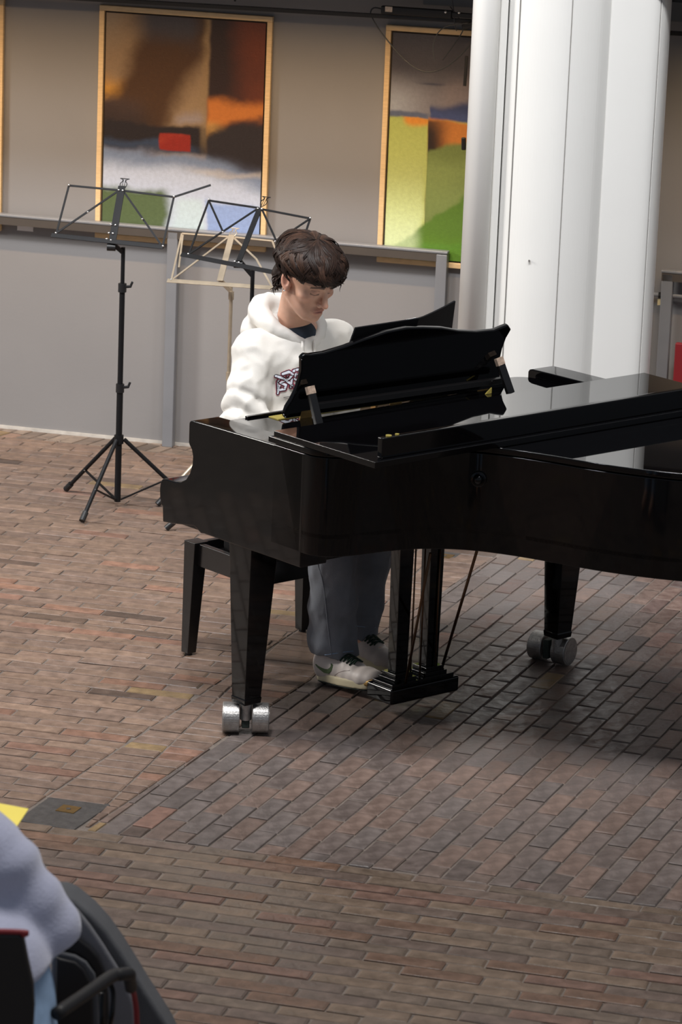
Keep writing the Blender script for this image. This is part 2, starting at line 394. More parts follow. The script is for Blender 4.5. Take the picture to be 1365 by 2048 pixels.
for ri, (ang, LN, WDT, offs, hp, pal) in enumerate(REG):
    e1 = np.array([math.cos(ang), math.sin(ang)]); e2 = np.array([-math.sin(ang), math.cos(ang)])
    org = Wp(0, .15, 0)[:2] if ri != 3 else FB[0]
    for j in range(-170, 170):
        for i in range(-48, 48):
            c = org + e1 * ((i + (offs * (j % 2)) + (.13 * math.sin(j * 12.9) if offs else 0)) * LN) + e2 * (j + .5) * WDT
            if not (-3.2 < c[0] < 3.4 and 6.6 < c[1] < 15.2): continue
            if any(k * side(l, c) < -.13 for l, k in hp): continue
            if inside(BX1, c) or inside(BX2, c): continue
            hl, hw = LN / 2 - .0032, WDT / 2 - .0030
            full = all(k * side(l, c) > .13 for l, k in hp)
            poly = [c - e1 * hl - e2 * hw, c + e1 * hl - e2 * hw, c + e1 * hl + e2 * hw, c - e1 * hl + e2 * hw]
            if not full:
                for l, k in hp:
                    poly = clip(poly, l, k)
                    if len(poly) < 3: break
                if len(poly) < 3: continue
                ar = abs(sum(poly[t][0] * poly[(t + 1) % len(poly)][1] - poly[(t + 1) % len(poly)][0] * poly[t][1] for t in range(len(poly)))) / 2
                if ar < 4e-4: continue
                cc = sum(poly) / len(poly)
            else: cc = c
            px = prj((cc[0], cc[1], 0)); infr = (-5 < px[0] < 1370) and (850 < px[1] < 2050)
            vis = infr
            pieces.append((ri, full, cc, poly, ang, vis, px))
def brick_geo(poly, z1, seed):
    r = random.Random(seed); n = len(poly); c = sum(poly) / n; b = .0038
    top = []
    for q in poly:
        d = c - q; ll = np.linalg.norm(d) + 1e-9
        top.append(q + d / ll * b * (1.2 + r.random() * .8))
    jz = [r.uniform(-.0008, .0008) for _ in poly]
    V = [(p[0], p[1], z1 + z) for p, z in zip(top, jz)] + [(p[0] + r.uniform(-1, 1) * .0012, p[1] + r.uniform(-1, 1) * .0012, z1 - .0020) for p in poly] + [(p[0], p[1], -.0045) for p in poly]
    F = [list(range(n))]
    for k in range(2):
        for i in range(n): F.append([k * n + (i + 1) % n, k * n + i, (k + 1) * n + i, (k + 1) * n + (i + 1) % n])
    return V, F
def tint(pal, r):
    c = np.array(r.choice(pal)) * r.uniform(.84, 1.14); t = r.random()
    if t < .025: c = c * .55
    elif t < .034: c = np.array((.21, .14, .07))
    elif t < .09: c = c * np.array((1.12, .92, .86))
    return c
vis = [p for p in pieces if p[5]]
vis.sort(key=lambda p: -p[6][1]); vis_full = [p for p in vis if p[1]][:290]; chosen = set(id(p) for p in vis_full)
# near bricks one by one, alike pieces sharing their mesh
shared = {}
for p in vis_full:
    r = random.Random(int(p[6][0] * 7 + p[6][1] * 131)); key = (p[0], r.randrange(9))
    if key not in shared:
        ri = p[0]; LN, WDT = REG[ri][1], REG[ri][2]; hl, hw = LN / 2 - .0032, WDT / 2 - .0030; rr = random.Random(str(key))
        poly = [np.array(q) for q in ((-hl, -hw), (hl, -hw), (hl, hw), (-hl, hw))]
        V, F = brick_geo(poly, rr.uniform(-.0022, .0012), rr.random())
        me = bpy.data.meshes.new('brick'); me.from_pydata(V, [], F); me.materials.append(M_BRICK)
        set_col(me, np.tile(tint(REG[ri][5], rr), (len(V), 1))); shared[key] = me
    o = bpy.data.objects.new('brick', shared[key]); COL.objects.link(o); o.parent = floor
    o.location = Vector((p[2][0], p[2][1], 0)) - Vector(WM['floor'].translation); o.rotation_euler = (0, 0, p[4])
V = []; F = []; Cc = []
for p in pieces:
    if id(p) in chosen: continue
    r = random.Random(int(p[2][0] * 1e4) * 31 + int(p[2][1] * 1e4)); a, b = brick_geo(p[3], r.uniform(-.0022, .0012), r.random())
    n = len(V); V += a; F += [[i + n for i in f] for f in b]; Cc += [tint(REG[p[0]][5], r)] * len(a)
link('bricks_beyond', V, F, M_BRICK, floor, col=Cc, kind='stuff', label='smaller bricks of the floor')
for bx, cz, nm, lab in ((BX1, (137, 1618), 'floor_box', 'dark square floor box lid with brass centre near the seated listener'), (BX2, (890, 1112), 'floor_box', 'grey floor box lid with brass centre seen under the piano')):
    e = empty(nm, (*(sum(bx) / 4), 0), label=lab, cat='floor box')
    mb = MB(); c = sum(bx) / 4
    mb.prism([(*(q + (c - q) * .05), -.005) for q in bx], np.array((0, 0, .004))); mb.go('cover', M_PLATE, e, bevel=.002)
    cc = onz(*cz)[:2]; mb = MB(); d1 = (bx[1] - bx[0]) / np.linalg.norm(bx[1] - bx[0]); d2 = (bx[0] - bx[3]) / np.linalg.norm(bx[0] - bx[3])
    mb.prism([(*(cc + d1 * a * .028 + d2 * b * .028), -.0012) for a, b in ((-1, -1), (1, -1), (1, 1), (-1, 1))], np.array((0, 0, .002))); mb.go('socket_plate', M_BRASS, e)
    MB().tube([(*cc, 0.0007), (*cc, .0018)], .007, 12).go('socket_hole', M_PLATE, e)

# the white column with its rain pipe
CY = 12.84
cxl = onplane(1005, 300, (0, CY, 0), (0, 1, 0))[0]; cxr = onplane(1328, 300, (0, CY, 0), (0, 1, 0))[0]
W = cxr - cxl
prof = [(0, -.30), (0.0, -.02), (.012, .045), (.05, .095), (.10, .125), (.16, .14), (.22, .142), (.28, .130), (.335, .105), (.372, .070), (.378, .072),
        (.44, .078), (.50, .080), (.54, .075), (.568, .058), (.586, .034), (.598, .0), (.603, -.05), (.603, -.30)]
pp = catmull([(a, b, 0) for a, b in prof], 5)
dens = []
for q in pp: dens.append((cxl + q[0] / .603 * W, CY - q[1]))
def notch(xs, w=.0022, d=.004):
    out = []
    for i, q in enumerate(dens):
        out.append(q)
        if i + 1 < len(dens):
            for x in xs:
                if q[0] < x <= dens[i + 1][0] and q[1] < CY + .01:
                    t = (x - q[0]) / (dens[i + 1][0] - q[0]); y = q[1] + t * (dens[i + 1][1] - q[1])
                    out += [(x - w, y), (x - w * .6, y + d), (x + w * .6, y + d), (x + w, y)]
    return out
seams = [cxl + W * f for f in (.062, .375, .925)]
dens = notch(seams)
mb = MB(); mb.prism([(x, y, 0) for x, y in dens], np.array((0, 0, 4.6)))
col = mb.go('column', M_COLUMN, label='wide white painted column with rounded facets behind the grand piano', cat='column')
for f in (.062, .375, .925):
    x = cxl + W * f; y = min(q[1] for q in dens if abs(q[0] - x) < .004) + .0025
    MB().obox((x, y + .001, 2.3), ((1, 0, 0), (0, 1, 0), (0, 0, 1)), (.0009 if f < .1 else .0005, .0012, 2.3)).go('joint', M_SEAM, col)
bx = onplane(1050, 709, (0, (CY - .13), 0), (0, 1, 0)); MB().sphere((bx[0], (CY - .122), bx[2]), .017, 18, 10, (1, .4, 1)).go('round_cap', M_COLUMN, col, smooth=True)
MB().tube([(onplane(1059, 521, (0, (CY - .13), 0), (0, 1, 0)) + np.array([0, .004, 0])), (onplane(1059, 521, (0, (CY - .13), 0), (0, 1, 0)) + np.array([0, -.010, 0]))], .0035, 10).go('screw', M_SEAM, col)
pl = onplane(972, 20, (0, CY + .03, 0), (0, 1, 0))[0]; pr_ = onplane(1000, 300, (0, CY - .05, 0), (0, 1, 0))[0]
px0 = onplane(931, 340, (0, (CY - .02), 0), (0, 1, 0))[0]; px1 = onplane(986, 340, (0, (CY - .02), 0), (0, 1, 0))[0]
mb = MB().tube([((px0 + px1) / 2, (CY - .02), 0), ((px0 + px1) / 2, (CY - .02), 4.6)], (px1 - px0) / 2, 40)
pipe = mb.go('drain_pipe', M_PIPE, label='white vertical pipe running up the left side of the column', cat='pipe', smooth=True)
MB().obox(((px1 + cxl) / 2 - .001, CY + .035, 2.3), ((1, 0, 0), (0, 1, 0), (0, 0, 1)), ((cxl - px1) / 2 - .002, .05, 2.3)).go('pipe_backing', M_COLUMN, pipe)

# railing in front of the wall
ztop = .893
def rail(s0, s1, posts, lab):
    e = empty('guard_rail', tuple(Wp(s0, .03, 0)), YW, label=lab, cat='railing')
    MB().wbox(s0, s1, 0.024, .062, ztop - .011, ztop).go('handrail', M_RAIL, e, bevel=.003)
    MB().wbox(s0 + .002, s1 - .045, .026, .060, ztop - .042, ztop - .0115).go('under_rail', M_RAILD, e, label='dark bar under the handrail')
    for s in posts: MB().wbox(s - .022, s + .022, .024, .060, 0, ztop - .0135).go('post', M_RAIL, e, bevel=.003)
    return e
rail(-4.2, 1.122, [-3.0, -1.5, .0, 1.098], 'grey steel handrail on flat posts behind the music stands')
e2 = rail(1.965, 4.5, [1.990, 3.5], 'short grey steel handrail at the right edge beyond the column')
g1 = onplane(1300, 588, Wp(0, .03, 0), WN); g2 = onplane(1345, 592, Wp(0, .03, 0), WN)
MB().tube([g1 + WD * -.12, g2 + WD * .6], .0085, 12).go('lower_tube', M_RAIL, e2)
gc = onplane(1327, 591, Wp(0, .03, 0), WN)
tg = MB().tube([gc - WD * .017, gc + WD * .017], .0125, 10).go('tape_wrap', M_PLAST, None, label='black tape wrapped around the thin tube right of the column', cat='tape')
gq = onplane(1324, 604, Wp(0, .032, 0), WN)
MB().obox(gq, (WD * .97 + Z * .1, WN, Z), (.016, .001, .012)).go('paper_tag', mat('cream_tape', (.6, .5, .28), .8), None, label='small cream paper tag hanging under the black tape', cat='tag')
MB().wbox(2.042, 2.5, .07, .1, 0.0, .62).go('red_panel', M_RED, None, label='dark red board standing at the far right edge', cat='board', bevel=.004)

# wall label
q = onplane(51, 449, Wp(0, 0, 0), WN); sq = (q - G) @ WD
MB().wbox(sq - .034, sq + .034, .0005, .003, q[2] - .026, q[2] - .006).go('wall_label', M_WHITE, None, label='small white card label on the wall beside the left painting', cat='label')

# ------------------------------------------------------------------ paintings
def sm(a, b, x): t = np.clip((x - a) / (b - a), 0, 1); return t * t * (3 - 2 * t)
def fbm(s, t, sc, seed):
    p = np.stack([s, t * 1.3, np.zeros_like(s)], -1).astype(np.float32); return noise3(p, sc, seed, 5)
def paint1(s, t):
    n = fbm(s, t, 9, 3) * .014; n2 = fbm(s, t, 26, 5) * .012; S = s + n + n2; T = t + n * .8 + n2
    c = np.zeros(s.shape + (3,)) + lin((138, 112, 82))
    def ov(m, rgb): m = np.clip(m, 0, 1)[..., None]; c[:] = c * (1 - m) + np.array(lin(rgb)) * m
    ov(sm(.26, .36, T) * sm(.42, .36, T) * sm(.25, .1, S), (188, 134, 52))
    ov(sm(.25, .0, T) * sm(.2, .0, S) * .5, (150, 135, 115))
    dd = S + T * .62
    ov(sm(.2, .34, dd - .02) * sm(.78, .62, dd) * sm(.64, .60, S), (72, 46, 20))
    ov(sm(.10, .30, S) * sm(.16, .02, T) * sm(.62, .5, S), (64, 60, 64))
    ov(sm(.34, .42, T) * sm(.3, .15, S), (70, 50, 38))
    ov(sm(.36, .50, T) * sm(.62, .5, T) * sm(.42, .15, S) * .9, (48, 34, 26))
    tri = sm(.86, .95, S + T * .95 + .02) * sm(.49, .45, T) * sm(.66, .62, S) * sm(.18, .26, T)
    ov(tri, (142, 116, 84)); ov(tri * sm(.40, .46, T) * .8, (142, 130, 128))
    ov(sm(.475, .50, T) * sm(.62, .59, T) * sm(.66, .63, S), (36, 27, 24))
    s2_ = s + n2 * .3; ov(sm(.595, .63, s2_) * sm(.68, .645, s2_) * sm(.64, .5, T) * .5, (140, 114, 78))
    R = sm(.640, .668, s + n2 * .3)
    ov(R, (44, 28, 22)); ov(R * sm(.72, .95, S + n * 2) * sm(.4, .1, T), (104, 48, 22)); ov(R * sm(.12, .33, T + n2 * 3) * sm(.75, .98, S), (96, 46, 24))
    ov(R * sm(.335, .39, T) * sm(.52, .46, T + (S - .65) * .18), (184, 108, 44)); ov(R * sm(.44, .50, T) * sm(.80, .68, S) * sm(.54, .50, T), (196, 146, 76))
    ov(R * sm(.47, .53, T + (S - .65) * .20), (44, 36, 34)); ov(R * sm(.57, .66, T - (S - .65) * .12), (78, 80, 92))
    lo = sm(.585, .64, T - np.clip(S - .65, 0, 1) * .22)
    ov(lo, (120, 132, 152)); ov(sm(.55, .59, T) * sm(.62, .585, T) * sm(.66, .5, S), (52, 62, 80))
    ov(sm(.64, .73, T - np.clip(S - .65, 0, 1) * .2), (186, 192, 204)); ov(sm(.655, .69, T) * sm(.72, .69, T) * sm(.45, .7, S) * .5, (196, 180, 160))
    ov(sm(.775, .82, T) * sm(.46, .38, S), (84, 98, 62)); ov(sm(.8, .84, T) * sm(.4, .5, S) * sm(.66, .62, S), (190, 204, 204))
    ov(sm(.81, .84, T) * sm(.65, .67, S), (142, 160, 196))
    ov(sm(.965, .985, T) * sm(.4, .5, S) * .5, (190, 190, 200))
    red = sm(.350, .362, s + n2 * .4) * sm(.556, .545, s + n2 * .4) * sm(.524, .534, t + n2 * .4) * sm(.606, .597, t + n2 * .4)
    ov(red, (138, 36, 20)); ov(red * sm(.02, .04, n2 + .02) * .5, (165, 60, 35))
    return c
def paint2(s, t):
    n = fbm(s, t, 9, 13) * .010; n2 = fbm(s, t, 26, 15) * .009; S = s + n + n2; T = t + n * .6 + n2 * .6
    c = np.zeros(s.shape + (3,)) + lin((74, 70, 74))
    def ov(m, rgb): m = np.clip(m, 0, 1)[..., None]; c[:] = c * (1 - m) + np.array(lin(rgb)) * m
    ov(sm(.12, .30, T) * .9, (128, 122, 124)); ov(sm(.15, .33, T) * sm(.3, .0, S), (160, 162, 166))
    ov(sm(.12, .25, T) * sm(.25, .4, S) * .5, (132, 116, 112))
    cl = sm(.245 + .055 * np.abs(np.sin(S * 7.5 - .6)), .29 + .05 * np.abs(np.sin(S * 7.5 - .6)), T) * sm(.242, .255, S)
    ov(cl, (58, 66, 98)); ov(cl * sm(.31, .36, T) * .6, (72, 84, 126)); ov(sm(.345, .36, T) * sm(.26, .22, S), (92, 98, 116))
    ov(sm(.372, .385, T), (172, 178, 92)); ov(sm(.372, .38, T) * sm(.42, .39, T) * sm(.08, .12, S) * sm(.26, .23, S), (214, 138, 50))
    ov(sm(.38, .55, T), (178, 184, 100)); ov(sm(.50, .9, T) * sm(.25, .2, S), (206, 216, 150))
    M = sm(.235, .245, s + n * .4)
    ov(M * sm(.36, .38, T - (S - .25) * .06), (190, 118, 50)); ov(M * sm(.37, .39, T) * sm(.42, .24, S), (92, 60, 32)); ov(M * sm(.37, .45, T) * sm(.40, .24, S), (44, 32, 24))
    gr = sm(.0, .02, T - (.505 - (S - .24) * .24)) * M
    ov(gr, (112, 124, 64)); ov(gr * sm(.40, .42, T) * sm(.55, .45, T) * sm(.4, .75, S), (52, 54, 36)); ov(gr * sm(.5, .62, T) * sm(.9, .62, T), (134, 148, 82))
    di = sm(.0, .03, T - (.98 - S * .62)); ov(di, (88, 118, 40)); ov(di * sm(.85, .98, T), (92, 128, 34))
    ov(sm(.0, .02, T - .93 + S * .05) * sm(.2, .25, S), (90, 130, 40))
    ov(sm(.25, .15, S) * sm(.75, .95, T) * .6, (214, 226, 176))
    return c
def paint3(s, t):
    c = np.zeros(s.shape + (3,)) + lin((120, 90, 50))
    m = sm(.74, .78, t)[..., None]; c = c * (1 - m) + np.array(lin((140, 20, 16))) * m
    n = fbm(s, t, 10, 23)[..., None] * .15 + 1; return c * n
def painting(s0, s1, z0, z1, fn, lab, lean=.02):
    e = empty('framed_painting', tuple(Wp((s0 + s1) / 2, .01, z0)), YW, label=lab, cat='painting')
    fw = .021
    def tl(v): # hangs from the top: lower edge rests on the wall, top leans out a little
        return v
    fr = MB()
    for a, b, c_, d in ((s0, s1, z1 - fw, z1), (s0, s1, z0, z0 + fw), (s0, s0 + fw, z0 + fw, z1 - fw), (s1 - fw, s1, z0 + fw, z1 - fw)):
        MB().wbox(a, b, .001, .022, c_, d).go('frame_side', M_FRAME, e, bevel=.002)
    MB().wbox(s0 + fw - .001, s1 - fw + .001, .001, .006, z0 + fw - .001, z1 - fw + .001).go('backing', M_FRAME_IN, e)
    g = .007; a0, a1, b0, b1 = s0 + fw + g, s1 - fw - g, z0 + fw + g, z1 - fw - g
    nx, nz = 170, 220
    ss, tt = np.meshgrid(np.linspace(0, 1, nx), np.linspace(0, 1, nz), indexing='xy')
    colr = np.clip(fn(ss, tt).reshape(-1, 3) * np.array([.93, .96, 1.02]), 0, .85)
    base = Wp(0, .0152, 0)
    V = base + ((a0 + ss.ravel() * (a1 - a0))[:, None] * WD) + ((b1 - tt.ravel() * (b1 - b0))[:, None] * Z)
    i = np.arange((nz - 1) * (nx - 1)); r, c_ = i // (nx - 1), i % (nx - 1); q = r * nx + c_
    F = np.stack([q, q + nx, q + nx + 1, q + 1], 1)
    link('canvas', V, F, M_PAINTING, e, col=colr)
    MB().wbox(a0, a1, .0062, .0148, b0, b1).go('stretcher', M_FRAME_IN, e)
    return e
painting(-.338, .372, .822, 1.752, paint1, 'large abstract painting with a small red rectangle in a pale wood frame')
painting(.828, 1.54, .822, 1.752, paint2, 'abstract painting of yellow green fields under grey sky, beside the column')
painting(-1.448, -.738, .815, 1.745, paint3, 'painting at the left edge, only its pale frame and red corner showing')

# ------------------------------------------------------------------ lighting rail, cable and spots at the top
def wpt(x, y, d): return onplane(x, y, Wp(0, d, 0), WN)
tr = empty('lighting_rail', tuple(wpt(500, 18, .13)), YW, label='long thin black lighting rail above the paintings', cat='rail')
a, b = wpt(160, -3, .13), wpt(760, 32, .13); dd = (b - a) / np.linalg.norm(b - a)
MB().bar(a - dd * 1.5, b + dd * 2.2, .03, .014).go('track', M_PLAST, tr)
MB().bar(wpt(470, 13, .13) + Z * .02, wpt(470, 13, .13) + Z * .14, .008, .008, (0, 1, 0)).go('hanger', M_PLAST, tr)
tb = empty('power_bar', tuple(wpt(840, 22, .178)), YW, label='black power bar with a white sticker hanging above the right painting', cat='power bar')
a, b = wpt(764, 19, .178), wpt(905, 29, .178)
MB().bar(a, b, .03, .030).go('body', M_PLAST, tb, bevel=.003)
MB().bar(b, wpt(960, 33, .178), .02, .018).go('end_block', M_PLAST, tb, bevel=.002)
s_ = wpt(778, 18.5, .1945); MB().obox(s_, (WD, WN, Z), (.014, .0012, .010)).go('sticker', mat('white_sticker', (.75, .62, .5), .6, var=.3, vscale=120), tb, label='white sticker')
for x in (892, 919): MB().sphere(wpt(x, 24 if x < 900 else 25, .1945), .006, 10, 8).go('chrome_clip', M_RIVET, tb, smooth=True)
dx = empty('duct', tuple(wpt(1000, -24, .055)), YW, label='blue grey duct behind the lighting rail at the top', cat='duct')
MB().bar(wpt(852, -24, .055), wpt(852, -24, .055) + WD * 1.6, .08, .12).go('casing', M_GREYBOX, dx, bevel=.004)
def cable(pts, r, lab, d=.10, m=M_PLAST):
    MB().tube(catmull([wpt(x, y, d + (k if k else 0)) for x, y, k in pts], 8), r, 8).go('cable', m, None, label=lab, cat='cable', smooth=True)
M_CABLE = mat('grey_black_cable', (0.05, 0.055, 0.062), .3)
cable([(766, 18, .0), (748, 16, .0), (742, 28, .0), (756, 55, 0), (775, 80, 0), (805, 115, 0), (835, 138, 0), (862, 144, 0), (892, 134, 0), (920, 112, 0), (942, 88, 0), (955, 70, 0)], .0028, 'long black cable sagging in a loop over the right painting', m=M_CABLE)
cable([(888, -10, 0), (900, 12, 0), (918, 36, 0), (927, 58, 0), (912, 84, 0), (895, 108, 0), (886, 120, 0)], .0024, 'grey cable dropping and curling left beside the column', d=.07, m=M_CABLE)
cable([(938, 46, 0), (915, 49, 0), (893, 53, 0), (875, 68, 0), (867, 95, 0), (870, 120, 0)], .0022, 'short cable bowing left from the plug beside the column', d=.20, m=M_CABLE)
cable([(904, -8, 0), (908, 20, 0), (910, 48, 0), (914, 62, 0)], .0018, 'thin cable hanging straight down beside the column', d=.16, m=M_CABLE)
MB().bar(wpt(926, 55, .16), wpt(952, 46, .16), .022, .022).go('plug', M_PLAST, None, bevel=.004, label='black plug tucked against the column top', cat='plug')
MB().bar(wpt(934, 112, .16), wpt(930, 172, .16), .012, .010, (0, 1, 0)).go('cable_strap', M_PLAST, None, bevel=.002, label='black strap hanging along the pipe, upper one', cat='strap')
MB().bar(wpt(928, 275, .16), wpt(928, 300, .16), .018, .016, (0, 1, 0)).go('pipe_clip', M_PLAST, None, bevel=.004, label='small black clip on the left of the pipe', cat='clip')
lp_, lt_ = np.array(Wp(.4, .64, 1.97)), np.array(Wp(.4, 0, 1.0)); lz_ = (lp_ - lt_) / np.linalg.norm(lp_ - lt_)
sl = area('wall_wash_light', tuple(lp_), tuple(lt_), 7.0, 20, (1.0, .66, .35), .03)
sl.rotation_euler = Matrix((tuple(WD), tuple(np.cross(lz_, WD)), tuple(lz_))).transposed().to_euler()
sl.data.spread = math.radians(80)
MB().wbox(-3.1, 3.9, .60, .68, 1.985, SOFF - .002).go('light_strip', M_PLAST, None, label='long black wall washer lamp housing under the mezzanine edge', cat='lamp')
# ------------------------------------------------------------------ grand piano
PU0, PU1 = -.02, 1.49            # outer sides (treble, bass)
piano = empty('grand_piano', tuple(L(.73, .3, 0)), YK, label='black lacquered grand piano with raised music desk and folded front lid', cat='piano')
def arc(c, r, a0, a1, n): return [(c[0] + r * math.cos(a), c[1] + r * math.sin(a)) for a in np.linspace(a0, a1, n)]
# plan outline of the case, from the front of the treble side round the tail to the bass side
bent = [(-.02, .25), (-.014, .30), (.02, .345), (.09, .370), (.19, .385), (.28, .41), (.36, .455), (.43, .525), (.485, .62), (.53, .73), (.58, .87), (.645, 1.0), (.72, 1.11),
        (.82, 1.23), (.93, 1.34), (1.04, 1.43), (1.15, 1.49), (1.27, 1.52), (1.38, 1.515), (1.46, 1.47), (1.49, 1.39)]
bent = [tuple(q[:2]) for q in catmull([(a, b, 0) for a, b in bent], 5)]
outer = [(PU0, .12)] + bent + [(PU1, .12)]
def ring_prism(mb, pts, th, z0, z1):
    n = len(pts); ins = []
    for i in range(n):
        a = np.array(pts[max(i - 1, 0)]); b = np.array(pts[min(i + 1, n - 1)]); d = b - a; d /= np.linalg.norm(d)
        ins.append(np.array(pts[i]) + np.array([d[1], -d[0]]) * th)
    V = []
    for z in (z0, z1):
        V += [L(p[0], p[1], z) for p in pts] + [L(p[0], p[1], z) for p in ins]
    F = []
    for i in range(n - 1):
        F += [[i, i + 1, 2 * n + i + 1, 2 * n + i], [n + i + 1, n + i, 3 * n + i, 3 * n + i + 1], [2 * n + i, 2 * n + i + 1, 3 * n + i + 1, 3 * n + i], [i + 1, i, n + i, n + i + 1]]
    F += [[0, 2 * n, 3 * n, n], [n - 1, 2 * n - 1, 4 * n - 1, 3 * n - 1]]
    mb.add(V, F); return mb
RT = .943
ring_prism(MB(), outer, .045, .645, RT).go('rim', M_BLACK, piano, bevel=.0025)
soundboard = [L(u, v, .70) for u, v in outer]
MB().prism(soundboard, np.array((0, 0, .012))).go('soundboard', M_WOOD, piano)
MB().lbox(PU0 + .01, PU1 - .01, -.36, .235, .598, .652).go('keybed', M_BLACK, piano, bevel=.004)
# cheeks with the scrolled front
def cheek(u0, u1):
    pr = [(.26, .598), (-.20, .598), (-.212, .596), (-.235, .607), (-.245, .612), (-.345, .596), (-.400, .590), (-.404, .640), (-.412, .642), (-.418, .665), (-.420, .690), (-.417, .712), (-.408, .724), (-.39, .728), (-.345, .729), (-.315, .735), (-.292, .748),
          (-.275, .770), (-.264, .800), (-.262, .825), (-.268, .845), (-.280, .858), (-.284, .866), (-.284, .925), (-.279, .933), (-.265, .9365), (-.18, .9385), (.0, .941), (.15, RT), (.26, RT)]
    return MB().prism([L(u0, v, z) for v, z in pr], K * (u1 - u0))
cheek(PU0, .082).go('cheek', M_BLACK, piano, bevel=.005)
cheek(1.39, PU1).go('cheek', M_BLACK, piano, bevel=.005)
MB().lbox(.083, 1.389, -.412, -.392, .60, .712).go('keyslip', M_BLACK, piano, bevel=.004)
MB().lbox(.083, 1.389, -.392, -.21, .655, .69).go('key_frame', M_WOOD, piano)
kb = MB(); nw = 52; kw = 1.23 / nw; k0 = .12
for i in range(nw): kb.lbox(k0 + i * kw + .0005, k0 + (i + 1) * kw - .0005, -.388, -.235, .700, .722)
kb.go('white_keys', M_IVORY, piano)
kb = MB()
for i in range(nw - 1):
    if (i + 5) % 7 in (0, 1, 3, 4, 5): kb.lbox(k0 + (i + 1) * kw - .005, k0 + (i + 1) * kw + .005, -.338, -.237, .718, .734)
kb.go('black_keys', M_BLACK2, piano)
MB().lbox(.084, .118, -.39, -.22, .70, .74).go('key_block', M_BLACK, piano, bevel=.004)
MB().lbox(1.352, 1.388, -.39, -.22, .70, .74).go('key_block', M_BLACK, piano, bevel=.004)
fb = [(-.232, .712), (-.222, .712), (-.205, .80), (-.215, .865), (-.235, .872), (-.24, .862), (-.222, .80)]
MB().prism([L(.084, v, z) for v, z in fb], K * 1.304).go('fallboard', M_BLACK, piano, bevel=.003)
# glossy shelf (music desk slide) with rounded front corners
SH = .912
sh = [(.085, .14), (.085, -.20)] + arc((.155, -.225), .07, math.pi, 1.5 * math.pi, 8) + arc((1.315, -.225), .07, 1.5 * math.pi, 2 * math.pi, 8) + [(1.387, .14)]
MB().prism([L(u, v, SH - .018) for u, v in sh], np.array((0, 0, .018))).go('desk_shelf', M_LID, piano, bevel=.003, mats=[M_BLACK, M_LID], fmat=[0, 1] + [0] * len(sh))
MB().lbox(.10, 1.37, -.28, -.262, .868, SH - .018).go('shelf_front', M_BLACK, piano, bevel=.002)
MB().lbox(.275, 1.08, -.262, -.216, SH, SH + .003).go('felt_strip', M_FELT, piano, label='yellow felt strip under the music desk')
MB().lbox(.205, 1.28, -.292, -.278, SH - .004, SH + .007).go('shelf_lip', M_BLACK, piano, bevel=.002)
MB().prism([L(1.075, -.15, SH + .001), L(1.10, -.15, SH + .001), L(1.10, -.15, SH + .020)], P * .005).go('felt_wedge', M_FELT, piano, label='yellow felt wedge')
# main lid, folded front lid with upright lip
lid = [(PU0 - .006, .10)] + [(a - (.006 if i < 12 else 0), b + .006) for i, (a, b) in enumerate(bent)] + [(PU1 + .006, .10)]
MB().prism([L(u, v, .9475) for u, v in lid], np.array((0, 0, .0185))).go('main_lid', M_LID, piano, mats=[M_BLACK, M_LID], fmat=[0, 1] + [0] * len(lid), bevel=.0025, seg=2)
MB().lbox(-.026, 1.512, .125, .578, .9675, .986).go('front_lid', M_LID, piano, mats=[M_BLACK, M_LID], fmat=[0, 1, 0, 0, 0, 0], bevel=.0014, seg=2)
MB().lbox(.018, 1.47, .535, .557, .9862, 1.046).go('lid_lip', M_BLACK, piano, bevel=.003)
for u in (.05, .082): MB().tube([L(u + .0, .546, 1.046), L(u, .546, 1.0495)], .009 if u < .06 else .006, 14).go('felt_bumper', M_FELT, piano, label='yellow felt bumper')
for u in (.25, .60, .97):
    MB().lbox(u - .025, u + .025, .104, .1245, .966, .9672).go('lid_hinge', M_BRASS, piano)
# music desk
DV = lambda z: -.205 + (z - .92) * .30
dn = np.cross(K, (P * .30 + Z) / math.sqrt(1.09)); dn /= np.linalg.norm(dn)
if dn @ P < 0: dn = -dn
p0 = L(0, DV(.92), .92)
deskpx = [(571, 838), (570, 829), (575, 815), (584, 801), (593, 783), (600, 762), (604, 742), (604, 722), (603, 717), (611, 709), (622, 710), (650, 706), (690, 694), (730, 679), (775, 664), (815, 656), (848, 655), (885, 656), (920, 662), (955, 664), (990, 661), (1005, 655), (1018, 650), (1024, 659), (1014, 676), (1006, 698), (1001, 720), (1000, 745), (1004, 762), (1013, 775)]
poly = [onplane(x, y, p0 + dn * .01, dn) for x, y in deskpx]
poly = [q for q in poly]
MB().prism(poly, -dn * .018).go('music_desk', M_BLACK, piano, bevel=.005, seg=3)
# desk support frame behind it
for xa, xb, ya_ in ((616, 640, 774), (994, 1024, 717)):
    a = onplane(xa + 4, ya_, p0 + dn * .026, dn); b = L(0, 0, 0) + 0
    b = onz(xb - 2, 848 if xb < 900 else 787, .914)
    MB().bar(a, b, .026, .014, dn).go('desk_prop', M_BLACK2, piano, bevel=.001)
    d_ = (b - a) / np.linalg.norm(b - a)
    MB().bar(a - d_ * .002, a + d_ * .022, .027, .015, dn).go('prop_tip', M_WOOD, piano, label='worn bare wood end of the desk prop')
a = (onplane(628, 813, p0 + dn * .045, dn)); b = onplane(1006, 760, p0 + dn * .045, dn)
MB().bar(a, b, .020, .012, dn).go('cross_bar', M_BLACK2, piano, bevel=.001)
for x, y in ((613, 836), (793, 812), (967, 783)):
    c = onplane(x, y, p0 + dn * .013, dn); c = c * 1.0; c[2] = max(c[2], SH + .012)
    ff = MB().obox(c, (K, dn, np.cross(K, dn)), (.024, .0015, .013)); ff.go('desk_hinge', M_BRASS, piano)
